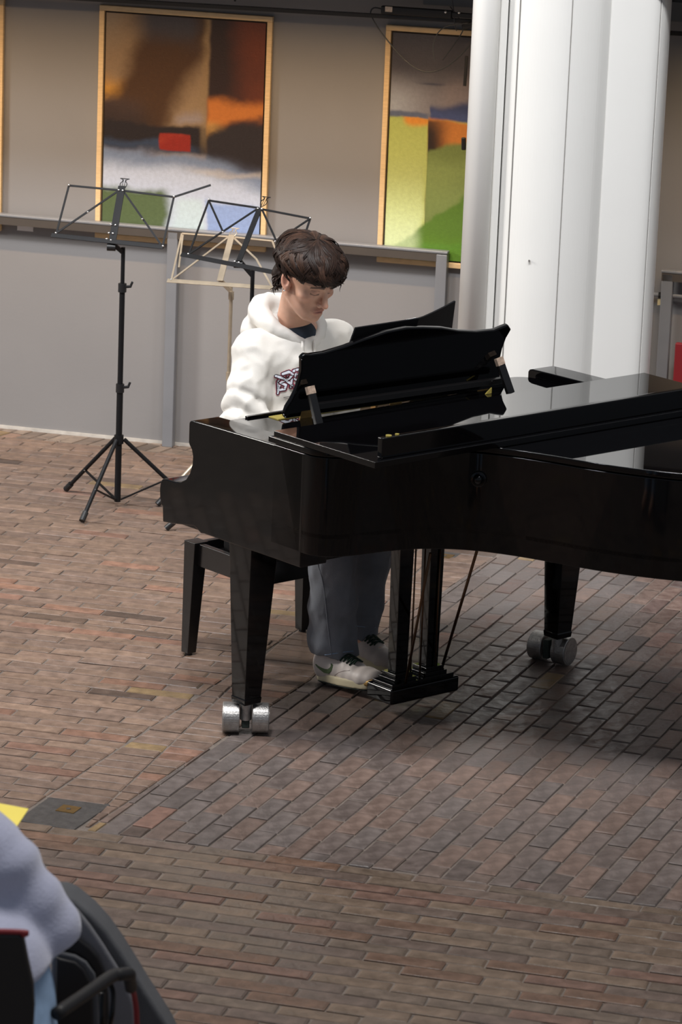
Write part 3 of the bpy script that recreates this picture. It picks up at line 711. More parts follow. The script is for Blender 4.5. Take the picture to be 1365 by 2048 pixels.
# lock knob on the rim
kp = onplane(953, 957, L(.395, .490, 0), (P * .62 - K * .78)); kd = P * .62 - K * .78
cand = min(bent, key=lambda q: np.linalg.norm(prj(L(q[0], q[1], .85)) - np.array((953, 957)))); ci = bent.index(cand)
tg_ = np.array(bent[ci + 1]) - np.array(bent[ci - 1]); tg_ /= np.linalg.norm(tg_); nd = -K * tg_[1] + P * tg_[0]; nd /= np.linalg.norm(nd)
kc = L(cand[0], cand[1], 0); kc = np.array([kc[0], kc[1], onplane(953, 957, kc, nd)[2]])
MB().tube([kc - nd * .004, kc + nd * .007, kc + nd * .010], [.024, .024, .020], 24).go('knob_ring', M_BLACK, piano, smooth=False, bevel=.001)
MB().sphere(kc + nd * .008, .016, 20, 12).go('lock_knob', M_BLACK, piano, smooth=True)
# legs and casters
def leg(u, v, axis_ang, sw):
    bw, tw = .0315, .053
    c0 = (u + .0315, v - .031); c1 = (c0[0] + .012, c0[1] - .002)
    V = []
    for (c, w, z) in ((c0, bw, .10), (c0, bw + .002, .118), (c0, bw, .120), (c1, tw, .60)):
        V += [L(c[0] + a * w, c[1] + b * w, z) for a, b in ((-1, -1), (1, -1), (1, 1), (-1, 1))]
    F = [[3, 2, 1, 0], [12, 13, 14, 15]]
    for k in range(3):
        for i in range(4): F.append([k * 4 + i, k * 4 + (i + 1) % 4, k * 4 + 4 + (i + 1) % 4, k * 4 + 4 + i])
    m = MB().add(V, F); lg = m.go('leg', M_BLACK, piano, bevel=.002)
    s0 = L(c0[0], c0[1], 0)
    MB().tube([s0 + Z * .045, s0 + Z * .101], .018, 20).go('caster_stem', M_CASTER, lg, smooth=False, bevel=.001)
    ax = np.array([math.cos(axis_ang), math.sin(axis_ang), 0]); fw = np.array([-ax[1], ax[0], 0]); R = .047
    wc = s0 + fw * sw[0] + ax * sw[1] + Z * R
    MB().obox(wc + Z * .004 - fw * sw[0] * .5, (ax, fw, Z), (.012, abs(sw[0]) * .5 + .012, .032)).go('caster_fork', M_OUTSOLE, lg, bevel=.004)
    for sgn in (-1, 1):
        c = wc + ax * sgn * .0445
        MB().tube([c - ax * .0255, c - ax * .0235, c + ax * .0235, c + ax * .0255], [R - .002, R, R, R - .002], 36).go('caster_wheel', M_CASTER, lg, bevel=0)
        e_ = c + ax * .0257 * sgn; MB().tube([e_, e_ + ax * sgn * .0008], R - .006, 32).go('wheel_cap', M_CASTER, lg)
    return lg
leg(0.0, 0.0, math.radians(3), (.012, 0))
leg(1.294, 0.017, math.radians(-33), (.030, -.035))
leg(1.05, 1.28, math.radians(-60), (.03, 0))
# pedal lyre
ly = MB().lbox(.484, .767, .005, .125, .048, .098); ly = ly.go('lyre_base', M_BLACK, piano, bevel=.007, seg=3)
MB().lbox(.497, .754, .018, .112, .098, .108).go('base_step', M_BLACK, ly, bevel=.0012)
for u in (.562, .690):
    MB().lbox(u - .045, u + .045, .020, .100, .108, .118).go('plinth', M_BLACK, ly, bevel=.001)
    MB().lbox(u - .036, u + .036, .028, .092, .118, .132).go('plinth', M_BLACK, ly, bevel=.001)
    V = []
    for w, z in ((.024, .132), (.029, .60)): V += [L(u + a * w, .060 + b * w * .8, z) for a, b in ((-1, -1), (1, -1), (1, 1), (-1, 1))]
    MB().add(V, [[3, 2, 1, 0], [4, 5, 6, 7], [0, 1, 5, 4], [1, 2, 6, 5], [2, 3, 7, 6], [3, 0, 4, 7]]).go('lyre_pillar', M_BLACK, piano, bevel=.002)
MB().lbox(.502, .752, .01, .11, .585, .60).go('lyre_top', M_BLACK, piano, bevel=.002)
for (xa, ya, xb, yb, v1, r_) in ((955, 1100, 884, 1337, .42, .0048), (856, 1135, 812, 1366, .30, .0045)):
    b = onz(xb, yb, .108); a = onplane(xa, ya, L(0, v1, 0), P)
    MB().tube([a + (a - b) * .12, b], r_, 10).go('brace_rod', M_ROD, piano, smooth=True, label='slanted copper brown brace rod')
for x, v_ in ((823, .085), (842, .09), (872, .085)):
    b = onz(x - 2, 1356 - (x - 823) * .2, .108); MB().tube([b, b + Z * .50], .0028, 8).go('pedal_rod', M_ROD, piano, smooth=True)
for u in (.567, .627, .687):
    MB().tube(catmull([L(u, .01, .075), L(u, -.03, .07), L(u, -.075, .055), L(u, -.10, .05)], 5), [.007] * 6 + [.012] * 10, 10).go('pedal', M_BRASS, piano, smooth=True)

# black folder with sheet music standing on the desk
fo = empty('music_folder', tuple(L(.66, -.24, SH + .02)), YK, label='open black music folder standing against the music desk', cat='folder')
pf = p0 - dn * .022
A = [onplane(x, y, pf, dn) for x, y in ((712, 656), (838, 637))]
dnv = (P * .30 + Z) / math.sqrt(1.09)
zb = SH + .03
def down(q): t = (q[2] - zb) / dnv[2]; return q - dnv * t
c1 = onplane(698, 694, pf, dn); bl = down(A[0]) + (c1 - A[0]) * .0
dl = (c1 - A[0]); dl = dl / dl[2] * (zb - A[0][2])
MB().prism([A[0] + dl, down(A[1]), A[1], A[0]], -dn * .006).go('cover', M_CARD, fo, bevel=.001)
kn = -P * math.cos(math.radians(40)) + K * math.sin(math.radians(40)); kn2 = K * math.cos(math.radians(33)) - P * math.sin(math.radians(33))
nrm = np.cross(kn2, dnv); nrm /= np.linalg.norm(nrm)
tops = [A[1] + kn2 * .002] + [onplane(x, y, A[1], nrm) for x, y in ((850, 633), (870, 624), (890, 614), (912, 602))]
rb = onplane(905, 656, A[1], nrm); dr = rb - tops[-1]; dr = dr / dr[2] * (zb - tops[-1][2])
MB().prism([down(A[1]) + kn2 * .002, tops[-1] + dr] + tops[::-1], -nrm * .006).go('cover', M_CARD, fo, bevel=.001)
MB().prism([A[1] - dn * .007 - (A[1] - A[0]) * .02, A[0] * .98 + A[1] * .02 - dn * .007 - dnv * .01, (A[0] + dl) * .98 + down(A[1]) * .02 - dn * .007, down(A[1]) - dn * .007 - (A[1] - A[0]) * .02], -dn * .001).go('sheet', M_WHITE, fo)

# bench
be = empty('piano_bench', tuple(L(.63, -.6, 0)), YK, label='black wooden piano bench with tapered legs under the pianist', cat='bench')
BT = .385
def bleg(u, v, su, sv):
    V = []
    for w, z in ((.0175, .008), (.028, BT)):
        cu = u + su * (w - .0175) * 1; cv = v + sv * (w - .0175)
        V += [L(cu + a * w, cv + b * w, z) for a, b in ((-1, -1), (1, -1), (1, 1), (-1, 1))]
    MB().add(V, [[3, 2, 1, 0], [4, 5, 6, 7], [0, 1, 5, 4], [1, 2, 6, 5], [2, 3, 7, 6], [3, 0, 4, 7]]).go('leg', M_BLACK2, be, bevel=.002)
    MB().tube([L(u, v, 0), L(u, v, .008)], .012, 12).go('foot_pad', M_PLAST, be)
b0u, b1u, b0v, b1v = .396, .880, -.775, -.44
for u in (b0u, b1u):
    for v in (b0v, b1v): bleg(u, v, 1 if u < .5 else -1, 1 if v < -.6 else -1)
for v in (b0v + .01, b1v - .01): MB().lbox(b0u + .03, b1u - .03, v - .011, v + .011, BT - .078, BT - .004).go('apron', M_BLACK2, be, bevel=.002)
for u in (b0u + .01, b1u - .01): MB().lbox(u - .011, u + .011, b0v + .03, b1v - .03, BT - .078, BT - .004).go('apron', M_BLACK2, be, bevel=.002)
MB().lbox(b0u + .025, b1u - .025, b0v + .025, b1v - .025, BT - .05, BT - .035).go('seat_board', M_BLACK2, be)
MB().lbox(b0u + .075, b1u - .03, b0v + .06, b1v - .02, BT - .034, BT + .05).go('cushion', mat('black_leather', (.008, .007, .007), .45, bump=.1, bscale=150), be, bevel=.02, seg=4)
gq = onz(413, 1091, BT - .03); MB().obox(gq, (K, P, Z), (.018, .006, .006)).go('brass_block', M_BRASS, be)  # small brass-coloured block inside the bench frame

# ------------------------------------------------------------------ music stands
def stand(base, ang, px, m, label, pole_top_z, legs, knobs, pole_r=.009, desk=None, tilt=38, sheet_gap=0, order_c=None):
    e = empty('music_stand', tuple(base), 0, label=label, cat='music stand')
    bx_, by_ = base[0], base[1]; top = np.array([bx_, by_, pole_top_z])
    lean = np.zeros(3)
    segs = [0.02] + knobs + [pole_top_z]
    rr = [pole_r * 1.35, pole_r * 1.15, pole_r * .85]
    for i in range(len(segs) - 1):
        MB().tube([(bx_, by_, segs[i]), (bx_, by_, segs[i + 1])], rr[min(i, 2)], 14).go('pole', m, e, smooth=False, bevel=0)
    for z in knobs:
        MB().tube([(bx_, by_, z - .016), (bx_, by_, z + .016)], pole_r * 1.75, 14).go('clamp', M_PLAST if m is M_STAND else m, e)
        if m is M_STAND:
            MB().bar((bx_ + .01, by_ - .004, z + .004), (bx_ + .034, by_ - .008, z + .008), .010, .010).go('clamp_lever', M_PLAST, e, bevel=.002)
            MB().bar((bx_ + .030, by_ - .008, z + .006), (bx_ + .038, by_ - .008, z + .026), .009, .007, (0, 1, 0)).go('clamp_lever', M_PLAST, e, bevel=.002)
    hub = pole_top_z * 0 + .265
    MB().tube([(bx_, by_, hub - .02), (bx_, by_, hub + .012)], pole_r * 2.0, 14).go('leg_hub', m, e)
    for a in legs:
        d = np.array([math.cos(a), math.sin(a), 0]); R = .285
        h0 = np.array([bx_, by_, hub - .004]) + d * .02; ft = np.array([bx_, by_, .012]) + d * R
        lg = MB().tube([h0, ft], .0078, 12).go('leg', m, e)
        u_ = (ft - h0) / np.linalg.norm(ft - h0)
        MB().tube([ft - u_ * .035, ft + u_ * .004], .0115, 12).go('rubber_foot', M_PLAST, lg)
        mid = h0 + (ft - h0) * .62
        MB().bar(np.array([bx_, by_, .028]) + d * .012, mid, .009, .005).go('brace', m, lg)
        MB().sphere(mid + np.array([0, -.006, 0]), .0038, 8, 6).go('rivet', M_RIVET, lg)
    # desk plane
    al = math.radians(ang); ed = np.array([math.cos(al), math.sin(al), 0]); bk = np.array([-math.sin(al), math.cos(al), 0])
    th = math.radians(tilt); upd = bk * math.sin(th) + Z * math.cos(th); nn = np.cross(ed, upd)
    if nn[1] > 0: nn = -nn
    o_ = onplane(*px['spine'][0], (bx_, by_ - .015, 0), (0, 1, 0))
    q = lambda x, y, off=0.0: onplane(x, y, o_ + nn * off, nn)
    w_ = .0075 if m is M_STAND else .007
    for nm, a, b in px['bars']:
        off = .002 if nm == 'arm' else 0
        MB().bar(q(*a, off), q(*b, off), w_, .003, nn).go('frame_bar', m, e)
    a, b = px['spine']; MB().bar(q(*a, .004), q(*b, .004), px.get('sw', .026), .004, nn).go('spine', m, e, bevel=.0008)
    a, b = px['ledge']
    A_, B_ = q(*a, .0), q(*b, .0); MB().bar(A_, B_, .011 if m is M_STAND else .007, .004, nn).go('ledge', m, e, bevel=.001)
    MB().bar(A_ + nn * .008 - upd * .004, B_ + nn * .008 - upd * .004, .003, .018, upd).go('ledge', m, e, bevel=.001)
    for x, y in px['rivets']: MB().sphere(q(x, y, .008), .0046, 10, 6).go('rivet', M_RIVET, e, smooth=True)
    if 'clip' in px:
        x, y = px['clip']; c = q(x, y, .004); s = .0017
        lp = [(-.0, 0), (-.010, .008), (-.013, .022), (-.006, .032), (-.009, .040), (-.018, .043)]
        for sg in (-1, 1): MB().tube(catmull([c + ed * a_ * sg + upd * b_ for a_, b_ in lp], 4), s, 6).go('lyre_clip', m, e)
        MB().tube([c + ed * -.018 + upd * .043, c + ed * .018 + upd * .043], s, 6).go('lyre_clip', m, e)
        for t in (-.004, .004): MB().tube([c + ed * t + upd * .006, c + ed * t + upd * .04], s * .7, 6).go('lyre_clip', m, e)
    # tilt joint
    jx = q(*px['spine'][0], -.004)
    MB().tube([jx - Z * .012 - np.array([.018, 0, 0]), jx - Z * .012 + np.array([.014, 0, 0])], .014 if m is M_STAND else .008, 16).go('tilt_knob', M_PLAST if m is M_STAND else m, e, bevel=.001)
    MB().bar(jx + Z * .004, top - Z * .02, .016, .012, (0, 1, 0)).go('tilt_bracket', M_PLAST if m is M_STAND else m, e, bevel=.001)
    return e
bA = onz(235, 1003, 0.02); bA[2] = 0
def zat(b, x, y): return onplane(x, y, b, (0, 1, 0))[2]
angs = [math.atan2(onz(x, y)[1] - bA[1], onz(x, y)[0] - bA[0]) for x, y in ((166, 1035), (163, 982))]
angA = [math.radians(-113), math.radians(137), math.radians(8)]
stand(bA, -15.6, dict(spine=((224, 488), (244, 372)), sw=.028,
      bars=[('', (138, 371), (243, 381)), ('', (243, 381), (348, 394)), ('', (138, 371), (113, 466)), ('', (348, 394), (326, 491)), ('', (348, 394), (422, 370)), ('arm', (113, 466), (238, 381)), ('arm', (246, 381), (322, 489))],
      ledge=((104, 470), (328, 494)), rivets=[(138, 370), (112, 466), (176, 424), (238, 380), (246, 381), (223, 449), (231, 450), (218, 466), (226, 467), (214, 478), (222, 480), (285, 438), (348, 393), (326, 492)], clip=(245, 378)),
      M_STAND, 'black folding music stand, the leftmost one with an arm folded out', zat(bA, 230, 494), angA, [zat(bA, 236, 776), zat(bA, 234, 575)], tilt=36)
ba = onz(489, 1066, 0); 
angB = [math.radians(183), math.radians(63), math.radians(-57)]
stand(ba, -31, dict(spine=((478, 522), (520, 416)), sw=.022,
      bars=[('', (418, 401), (518, 416)), ('', (522, 418), (621, 437)), ('', (418, 401), (378, 508)), ('', (621, 437), (600, 500)), ('arm', (418, 401), (446, 463)), ('arm', (378, 508), (516, 417)), ('arm', (524, 418), (566, 510)), ('arm', (621, 437), (551, 484))],
      ledge=((365, 509), (590, 553)), rivets=[(418, 399), (377, 508), (446, 464), (516, 417), (524, 418), (551, 483), (621, 436), (470, 523), (478, 525)], clip=(524, 413)),
      M_STAND, 'black folding music stand directly behind the pianist', zat(ba, 482, 540), angB, [zat(ba, 484, 800), zat(ba, 483, 690)], tilt=43)
bc = onz(450, 1000, 0)
stand(bc, -18, dict(spine=((440, 562), (464, 470)), sw=.024,
      bars=[('', (364, 467), (464, 474)), ('', (464, 474), (545, 482)), ('', (364, 467), (343, 560)), ('', (366, 470), (358, 535)), ('arm', (345, 559), (460, 472)), ('arm', (466, 474), (513, 518)), ('arm', (513, 518), (545, 575)), ('', (545, 482), (552, 500))],
      ledge=((336, 562), (552, 577)), rivets=[(549, 573), (343, 559)], clip=(464, 474)),
      M_CHROME, 'small nickel plated music stand, the lowest of the three', zat(bc, 445, 572), [math.radians(90), math.radians(-30), math.radians(-150)], [zat(bc, 447, 752), zat(bc, 444, 590)], pole_r=.006, tilt=48)
HEAD_POS = (.552, -.425, 1.297); HEAD_YAW = 1; HEAD_PITCH = 24; HEAD_ROLL = 0
NECK_POS = (.590, -.535, 1.115)
R_SHOE = ((.573, -.330, 0.0), (.598, -.048, .030)); L_SHOE = ((.820, -.500, 0.0), (.815, -.215, .004))
# ------------------------------------------------------------------ the pianist
def frame(f_yaw, pitch, roll=0):
    """columns: subject's right, forward, up"""
    f = np.array([math.cos(f_yaw), math.sin(f_yaw), 0.0]); r = np.cross(f, Z)
    f2 = f * math.cos(pitch) - Z * math.sin(pitch); u2 = np.cross(r, f2)
    c, s = math.cos(roll), math.sin(roll); r3 = r * c + u2 * s; u3 = np.cross(r3, f2)
    return np.stack([r3, f2, u3], 1)
pianist = empty('person', tuple(L(.63, -.56, 0)), YK, label='young man in cream hoodie and jeans seated playing the piano, head bowed', cat='person')
yawP = math.atan2(P[1], P[0])
HR = frame(yawP + math.radians(HEAD_YAW), math.radians(HEAD_PITCH), math.radians(HEAD_ROLL))
HC = L(*HEAD_POS)
def tohead(V): return (V - HC) @ HR
def fromhead(V): return HC + V @ HR.T
neck_w = L(*NECK_POS); neck_l = tohead(neck_w[None])[0]
def head_sdf(p):
    ax = p.copy(); ax[..., 0] = np.abs(p[..., 0])
    d = ell(p, (0, -.014, .036), (.077, .094, .082))
    d = smin(d, ell(p, (0, .020, .020), (.070, .070, .072)), .02)
    d = smin(d, ell(p, (0, .028, -.036), (.058, .058, .078)), .018)
    d = smin(d, ell(p, (0, .038, -.074), (.046, .044, .038)), .018)
    d = smin(d, cap(ax, (.055, -.002, -.055), (.024, .064, -.098), .017, .016), .022)
    d = smin(d, ell(p, (0, .079, -.103), (.019, .015, .014)), .016)
    d = smin(d, cap(ax, (.012, .086, .016), (.046, .068, .018), .008, .007), .012)
    d = smin(d, ell(ax, (.046, .052, -.026), (.021, .022, .017)), .018)
    d = smax(d, -ell(ax, (.032, .099, -.004), (.019, .017, .012)), .010)
    d = smin(d, ell(ax, (.031, .069, -.006), (.0155, .0150, .0125)), .0035)
    d = smin(d, cap(p, (0, .086, .010), (0, .107, -.036), .0065, .0095), .009)
    d = smin(d, ell(p, (0, .110, -.040), (.0095, .0095, .0085)), .006)
    d = smin(d, ell(ax, (.0125, .096, -.044), (.0075, .0095, .0070)), .005)
    d = smax(d, -ell(ax, (.0065, .104, -.0525), (.0036, .0050, .0030)), .003)
    d = smin(d, ell(p, (0, .082, -.070), (.024, .014, .012)), .010)
    lz = .0018 * np.cos(p[..., 0] * 150)
    pl = p.copy(); pl[..., 2] = p[..., 2] - lz * .6
    d = smin(d, ell(pl, (0, .0905, -.0665), (.0215, .0078, .0042)), .004)
    d = smin(d, ell(pl, (0, .0895, -.0765), (.0185, .0082, .0052)), .004)
    d = smax(d, -ell(pl, (0, .0985, -.0712), (.026, .0065, .0013)), .0025)
    d = smax(d, -ell(p, (0, .1005, -.0575), (.003, .006, .006)), .004)
    d = smax(d, -ell(p, (0, .097, -.0875), (.016, .009, .004)), .006)
    # ears
    e = ax - np.array((.078, -.010, -.014), np.float32); a = math.radians(18)
    er = np.stack([e[..., 0] * math.cos(.35) + e[..., 1] * math.sin(.35), -e[..., 0] * math.sin(.35) + e[..., 1] * math.cos(.35), e[..., 2]], -1)
    e2 = er.copy(); e2[..., 1] = er[..., 1] * math.cos(a) + er[..., 2] * math.sin(a); e2[..., 2] = -er[..., 1] * math.sin(a) + er[..., 2] * math.cos(a)
    ear = ell(e2, (0, 0, 0), (.0085, .018, .031)); ear = smax(ear, -ell(e2, (.008, .002, .004), (.007, .011, .020)), .004)
    ear = smin(ear, ell(e2, (.001, .004, -.024), (.006, .009, .009)), .006)
    d = smin(d, ear, .006)
    # neck
    n0 = np.array((0, -.022, -.050)); d = smin(d, cap(p, n0, neck_l, .050, .056), .022)
    return d
lo = np.array([-.105, -.16, min(-.20, neck_l[2] - .05)]); hi = np.array([.105, .13, .125])
lo[1] = min(lo[1], neck_l[1] - .07)
hv, hq = snets(lo, hi, .0021, head_sdf)
def skincol(p):
    c = np.tile(np.array(lin((224, 176, 150))), (len(p), 1)); ax = np.abs(p[:, 0])
    def ov(m, rgb, w=1): m = np.clip(m, 0, 1)[:, None] * w; c[:] = c * (1 - m) + np.array(lin(rgb)) * m
    g = lambda cx, cy, cz, r: np.exp(-(((ax - cx) ** 2 + (p[:, 1] - cy) ** 2 + (p[:, 2] - cz) ** 2) / r ** 2))
    ov(g(.045, .065, -.035, .022), (196, 118, 104), .35); ov(g(0, .112, -.042, .013), (200, 118, 104), .45); ov(g(.085, -.01, -.01, .03), (200, 116, 100), .4)
    lip = np.exp(-((ax / .021) ** 4)) * np.exp(-(((p[:, 2] + .0713) / .0085) ** 4)) * (p[:, 1] > .082)
    ov(lip, (168, 92, 88), .8)
    mouth = np.exp(-((ax / .023) ** 4)) * np.exp(-(((p[:, 2] + .0712) / .0016) ** 2)) * (p[:, 1] > .08); ov(mouth, (92, 44, 44), .85)
    jaw = np.exp(-(((p[:, 2] + .092) / .03) ** 2)) * (p[:, 1] > -.01); ov(jaw, (190, 142, 122), .35)
    ov(np.exp(-(((p[:, 2] + .060) / .006) ** 2)) * np.exp(-((ax / .02) ** 4)) * (p[:, 1] > .08), (140, 98, 84), .35)
    # brows and lashes (hair, dark)
    bz = .0185 - (np.clip(ax - .030, 0, 1) * .30); br = np.exp(-(((p[:, 2] - bz) / .0048) ** 4)) * ((ax > .013) & (ax < .052)) * (p[:, 1] > .045)
    ov(br, (44, 28, 22), .88)
    lid = np.exp(-(((p[:, 2] + .0125 - (ax - .031) ** 2 * 14) / .0024) ** 2)) * ((ax > .017) & (ax < .046)) * (p[:, 1] > .055); ov(lid, (30, 18, 15), .92)
    cr_ = np.exp(-(((p[:, 2] - .0035 + (ax - .031) ** 2 * 12) / .0013) ** 2)) * ((ax > .018) & (ax < .045)) * (p[:, 1] > .055); ov(cr_, (110, 66, 56), .6)
    ov(g(.032, .083, -.003, .014), (176, 118, 102), .25)
    return c
hcol = skincol(hv)
# rest of the body, in the piano frame
R_EL, L_EL = (.385, -.520, .815), (.860, -.50, .81)
R_WR, L_WR = (.470, -.345, .800), (.870, -.36, .80)
R_KN, L_KN = (.545, -.255, .520), (.800, -.33, .520)
R_AN, L_AN = (.590, -.282, .095), (.815, -.44, .085)
SHR, SHL = (.440, -.545, 1.060), (.760, -.535, 1.066)
def body_sdf(p):
    d = cap(p, (.625, -.615, .50), (.615, -.60, .75), .125, .115); d = smin(d, cap(p, (.615, -.60, .78), (.612, -.56, 1.02), .115, .13), .06)
    d = smin(d, cap(p, np.array(SHR) + (.01, 0, -.035), np.array(SHL) + (-.01, 0, -.035), .042, .042), .03)
    d = smin(d, cap(p, NECK_POS, (.615, -.55, 1.05), .052, .07), .03)
    for sh, el, wr in ((SHR, R_EL, R_WR), (SHL, L_EL, L_WR)):
        d = smin(d, cap(p, np.array(sh) + (0, 0, -.035), el, .042, .036), .02); d = smin(d, cap(p, el, wr, .036, .027), .01)
    for hp, kn, an in (((.54, -.61, .475), R_KN, R_AN), ((.71, -.61, .475), L_KN, L_AN)):
        d = smin(d, cap(p, hp, kn, .085, .055), .03); d = smin(d, cap(p, kn, an, .053, .035), .015)
        d = smin(d, cap(p, an, (an[0], an[1] + .14, .045), .035, .028), .015)
    return d
bv, bq = snets((.22, -.78, .0), (1.05, -.08, 1.20), .0125, body_sdf); bv = lf(bv)
def hand_geo(wr, palm, mir):
    """hand in the piano frame, fingers reaching toward +v and curling down on the keys"""
    wr = np.array(wr); pc = np.array(palm)
    def sdf(p):
        d = cap(p, wr, pc - (0, .035, 0), .024, .030, None)
        q = p.copy(); q[..., 2] = (p[..., 2] - pc[2]) * 1.75 + pc[2]
        d = smin(d, cap(q, pc + (-.022, -.02, 0), pc + (-.026, .028, 0), .017, .016), .012); d = smin(d, cap(q, pc + (.022, -.02, 0), pc + (.024, .022, 0), .017, .015), .012)
        d = smin(d, cap(q, pc + (0, -.02, 0), pc + (0, .03, 0), .022, .018), .012)
        for i, (off, ln_) in enumerate(((-.030, .058), (-.010, .072), (.010, .076), (.029, .068))):
            o = off * mir; ln2 = ln_ * (.92 if i == 0 else 1)
            k = pc + (o, .030, .002); a = k + (o * .15, ln2 * .45, .014); b = a + (o * .08, ln2 * .38, -.014); c = b + (0, ln2 * .18, -.020)
            f = smin(cap(p, k, a, .0100, .0088), cap(p, a, b, .0088, .0080), .004); f = smin(f, cap(p, b, c, .0080, .0066), .004); d = smin(d, f, .006)
        t0 = pc + (.030 * mir, -.025, -.004); t1 = t0 + (.026 * mir, .030, -.008); t2 = t1 + (.006 * mir, .030, -.012)
        f = smin(cap(p, t0, t1, .0125, .0100), cap(p, t1, t2, .0100, .0078), .005); return smin(d, f, .010)
    mn = np.minimum(wr, pc) - .07; mx = np.maximum(wr, pc) + (.08, .13, .05)
    return snets(mn, mx, .0036, sdf)
h1v, h1q = hand_geo((.475, -.350, .792), (.505, -.325, .775), -1)
h2v, h2q = hand_geo((.868, -.365, .792), (.850, -.325, .775), 1)
# right hand thumb points to the middle of the keyboard (+u), left hand thumb to -u
Vall = [fromhead(hv), bv, lf(h1v), lf(h2v)]; Qall = [hq, bq, h1q, h2q]; ofs = 0; QQ = []
for v_, q_ in zip(Vall, Qall): QQ.append(q_ + ofs); ofs += len(v_)
base_skin = np.tile(np.array(lin((224, 176, 150))), (len(bv) + len(h1v) + len(h2v), 1))
link('body', np.concatenate(Vall), np.concatenate(QQ), M_SKIN, pianist, smooth=True, col=np.concatenate([hcol, base_skin]), label='fair skin, downcast face')
print('head', prj(fromhead(np.array([[0, .11, -.04]]))[0]), prj(fromhead(np.array([[0, .09, -.115]]))[0]), prj(fromhead(np.array([[.08, -.01, -.014]]))[0]))
# ear stud
st = fromhead(np.array([[.086, .004, -.040]]))[0]; MB().sphere(st, .003, 8, 6).go('ear_stud', M_RIVET, pianist, smooth=True)

# hair: solid cap plus combed locks
def hair_sdf(p):
    n = noise3(p * (1, 1, .7), 62, 5, 3) * .0045 + noise3(p, 150, 6, 2) * .0014
    d = ell(p, (0, -.014, .048), (.095, .110, .068)) + n
    d = smin(d, ell(p, (0, .045, .056), (.082, .054, .038)) + n, .02)
    d = smin(d, ell(p, (0, -.070, -.030), (.070, .050, .055)) + n, .03)
    face = np.maximum(-(p[..., 1] - .028 + np.clip(-.03 - p[..., 2], 0, 1) * .2), p[..., 2] - (.030 + .006 * np.sin(p[..., 0] * 90 + 1) - np.abs(p[..., 0]) * .22))
    d = smax(d, -face, .008)
    ax = np.abs(p[..., 0])
    earcut = np.maximum.reduce([-(p[..., 1] + .038), p[..., 2] + .006, p[..., 1] - .2]); d = smax(d, -earcut, .010)
    return smax(d, -(p[..., 2] + .082), .01)
qv, qq = snets((-.125, -.145, -.10), (.125, .125, .155), .0032, hair_sdf)
r_ = np.random.default_rng(3)
base_c = np.array(lin((38, 25, 19)))
hc1 = np.tile(base_c, (len(qv), 1)) * (1 + .25 * noise3(qv.astype(np.float32), 120, 8, 2))[:, None]
crown = np.array([.010, -.040])
LV = []; LF = []; LC = []
def hsurf(th, ph, k=1.0):
    # point on the hair volume from polar angle and azimuth (azimuth 90deg = forward)
    x = math.sin(th) * math.cos(ph); y = math.sin(th) * math.sin(ph); z = math.cos(th)
    rx, ry, rz = .103, .116, .067
    if y > 0: ry += .002 * y; rz += .004
    return np.array([x * rx, -.014 + y * ry, .052 + z * rz]) * np.array([k, k, 1]) + np.array([0, 0, (k - 1) * .09 * z])
def hair_end(ph):
    f = math.sin(ph); a = abs(math.cos(ph))
    if f > .15: return math.radians(105 + 4 * math.sin(ph * 9))
    if f > -.3: return math.radians(118)
    return math.radians(150)
for ci_ in range(190):
    ph0 = 2 * math.pi * (ci_ * .618034 % 1) + r_.uniform(-.1, .1); te0 = hair_end(ph0); lay = ci_ % 3
    T0 = (.04, .30, .62)[lay] * te0 * r_.uniform(.7, 1.2); T1 = min(te0 * r_.uniform(.93, 1.06), T0 + r_.uniform(.85, 1.35))
    sw0 = (r_.uniform(.05, .55) if math.cos(ph0) > 0 else -r_.uniform(.0, .45)); lift0 = r_.uniform(.985, 1.085) + .02 * (2 - lay) / 2
    wv0 = r_.uniform(0, 6.28); am0 = r_.uniform(.07, .20); out0 = r_.uniform(0, .07) if r_.random() < .6 else 0
    cc0 = base_c * r_.uniform(.75, 1.3) if r_.random() < .75 else np.array(lin((62, 43, 33))) * r_.uniform(.75, 1.05)
    for i in range(16):
        ph = ph0 + r_.normal() * .075; t0 = T0 + r_.normal() * .04; t1 = T1 + r_.normal() * .05; dl_ = r_.normal() * .012
        w = r_.uniform(.0022, .0046); c = cc0 * r_.uniform(.7, 1.3); m_ = 10; pts = []
        for k in range(m_):
            t = k / (m_ - 1); th = max(.02, t0) + (t1 - max(.02, t0)) * t
            p_ = ph0 + (ph - ph0) * (1 - .65 * t ** 2) + sw0 * t + am0 * math.sin(wv0 + t * 5.5)
            kk = lift0 + dl_ * (1 - .5 * t) + .034 * math.sin(wv0 * 1.7 + t * 6) - .05 * max(0, .25 - t) / .25 + out0 * max(0, t - .7) / .3 - .02 * (t > .95)
            pts.append(hsurf(th, p_, kk))
        n0 = len(LV)
        for k in range(m_):
            a = pts[min(k + 1, m_ - 1)] - pts[max(k - 1, 0)]; a /= np.linalg.norm(a) + 1e-9
            nrm = pts[k] - np.array([0, -.014, .04]); nrm /= np.linalg.norm(nrm); s_ = np.cross(a, nrm); s_ /= np.linalg.norm(s_) + 1e-9
            ww = w * (1 - (k / (m_ - 1)) ** 3) * (.4 + .6 * min(1, k / 2)) + .0003
            LV += [pts[k] - s_ * ww, pts[k] + nrm * ww * .6, pts[k] + s_ * ww]; LC += [c * .75, c, c * .75]
        for k in range(m_ - 1):
            b = n0 + k * 3; LF += [[b, b + 1, b + 4, b + 3], [b + 1, b + 2, b + 5, b + 4]]
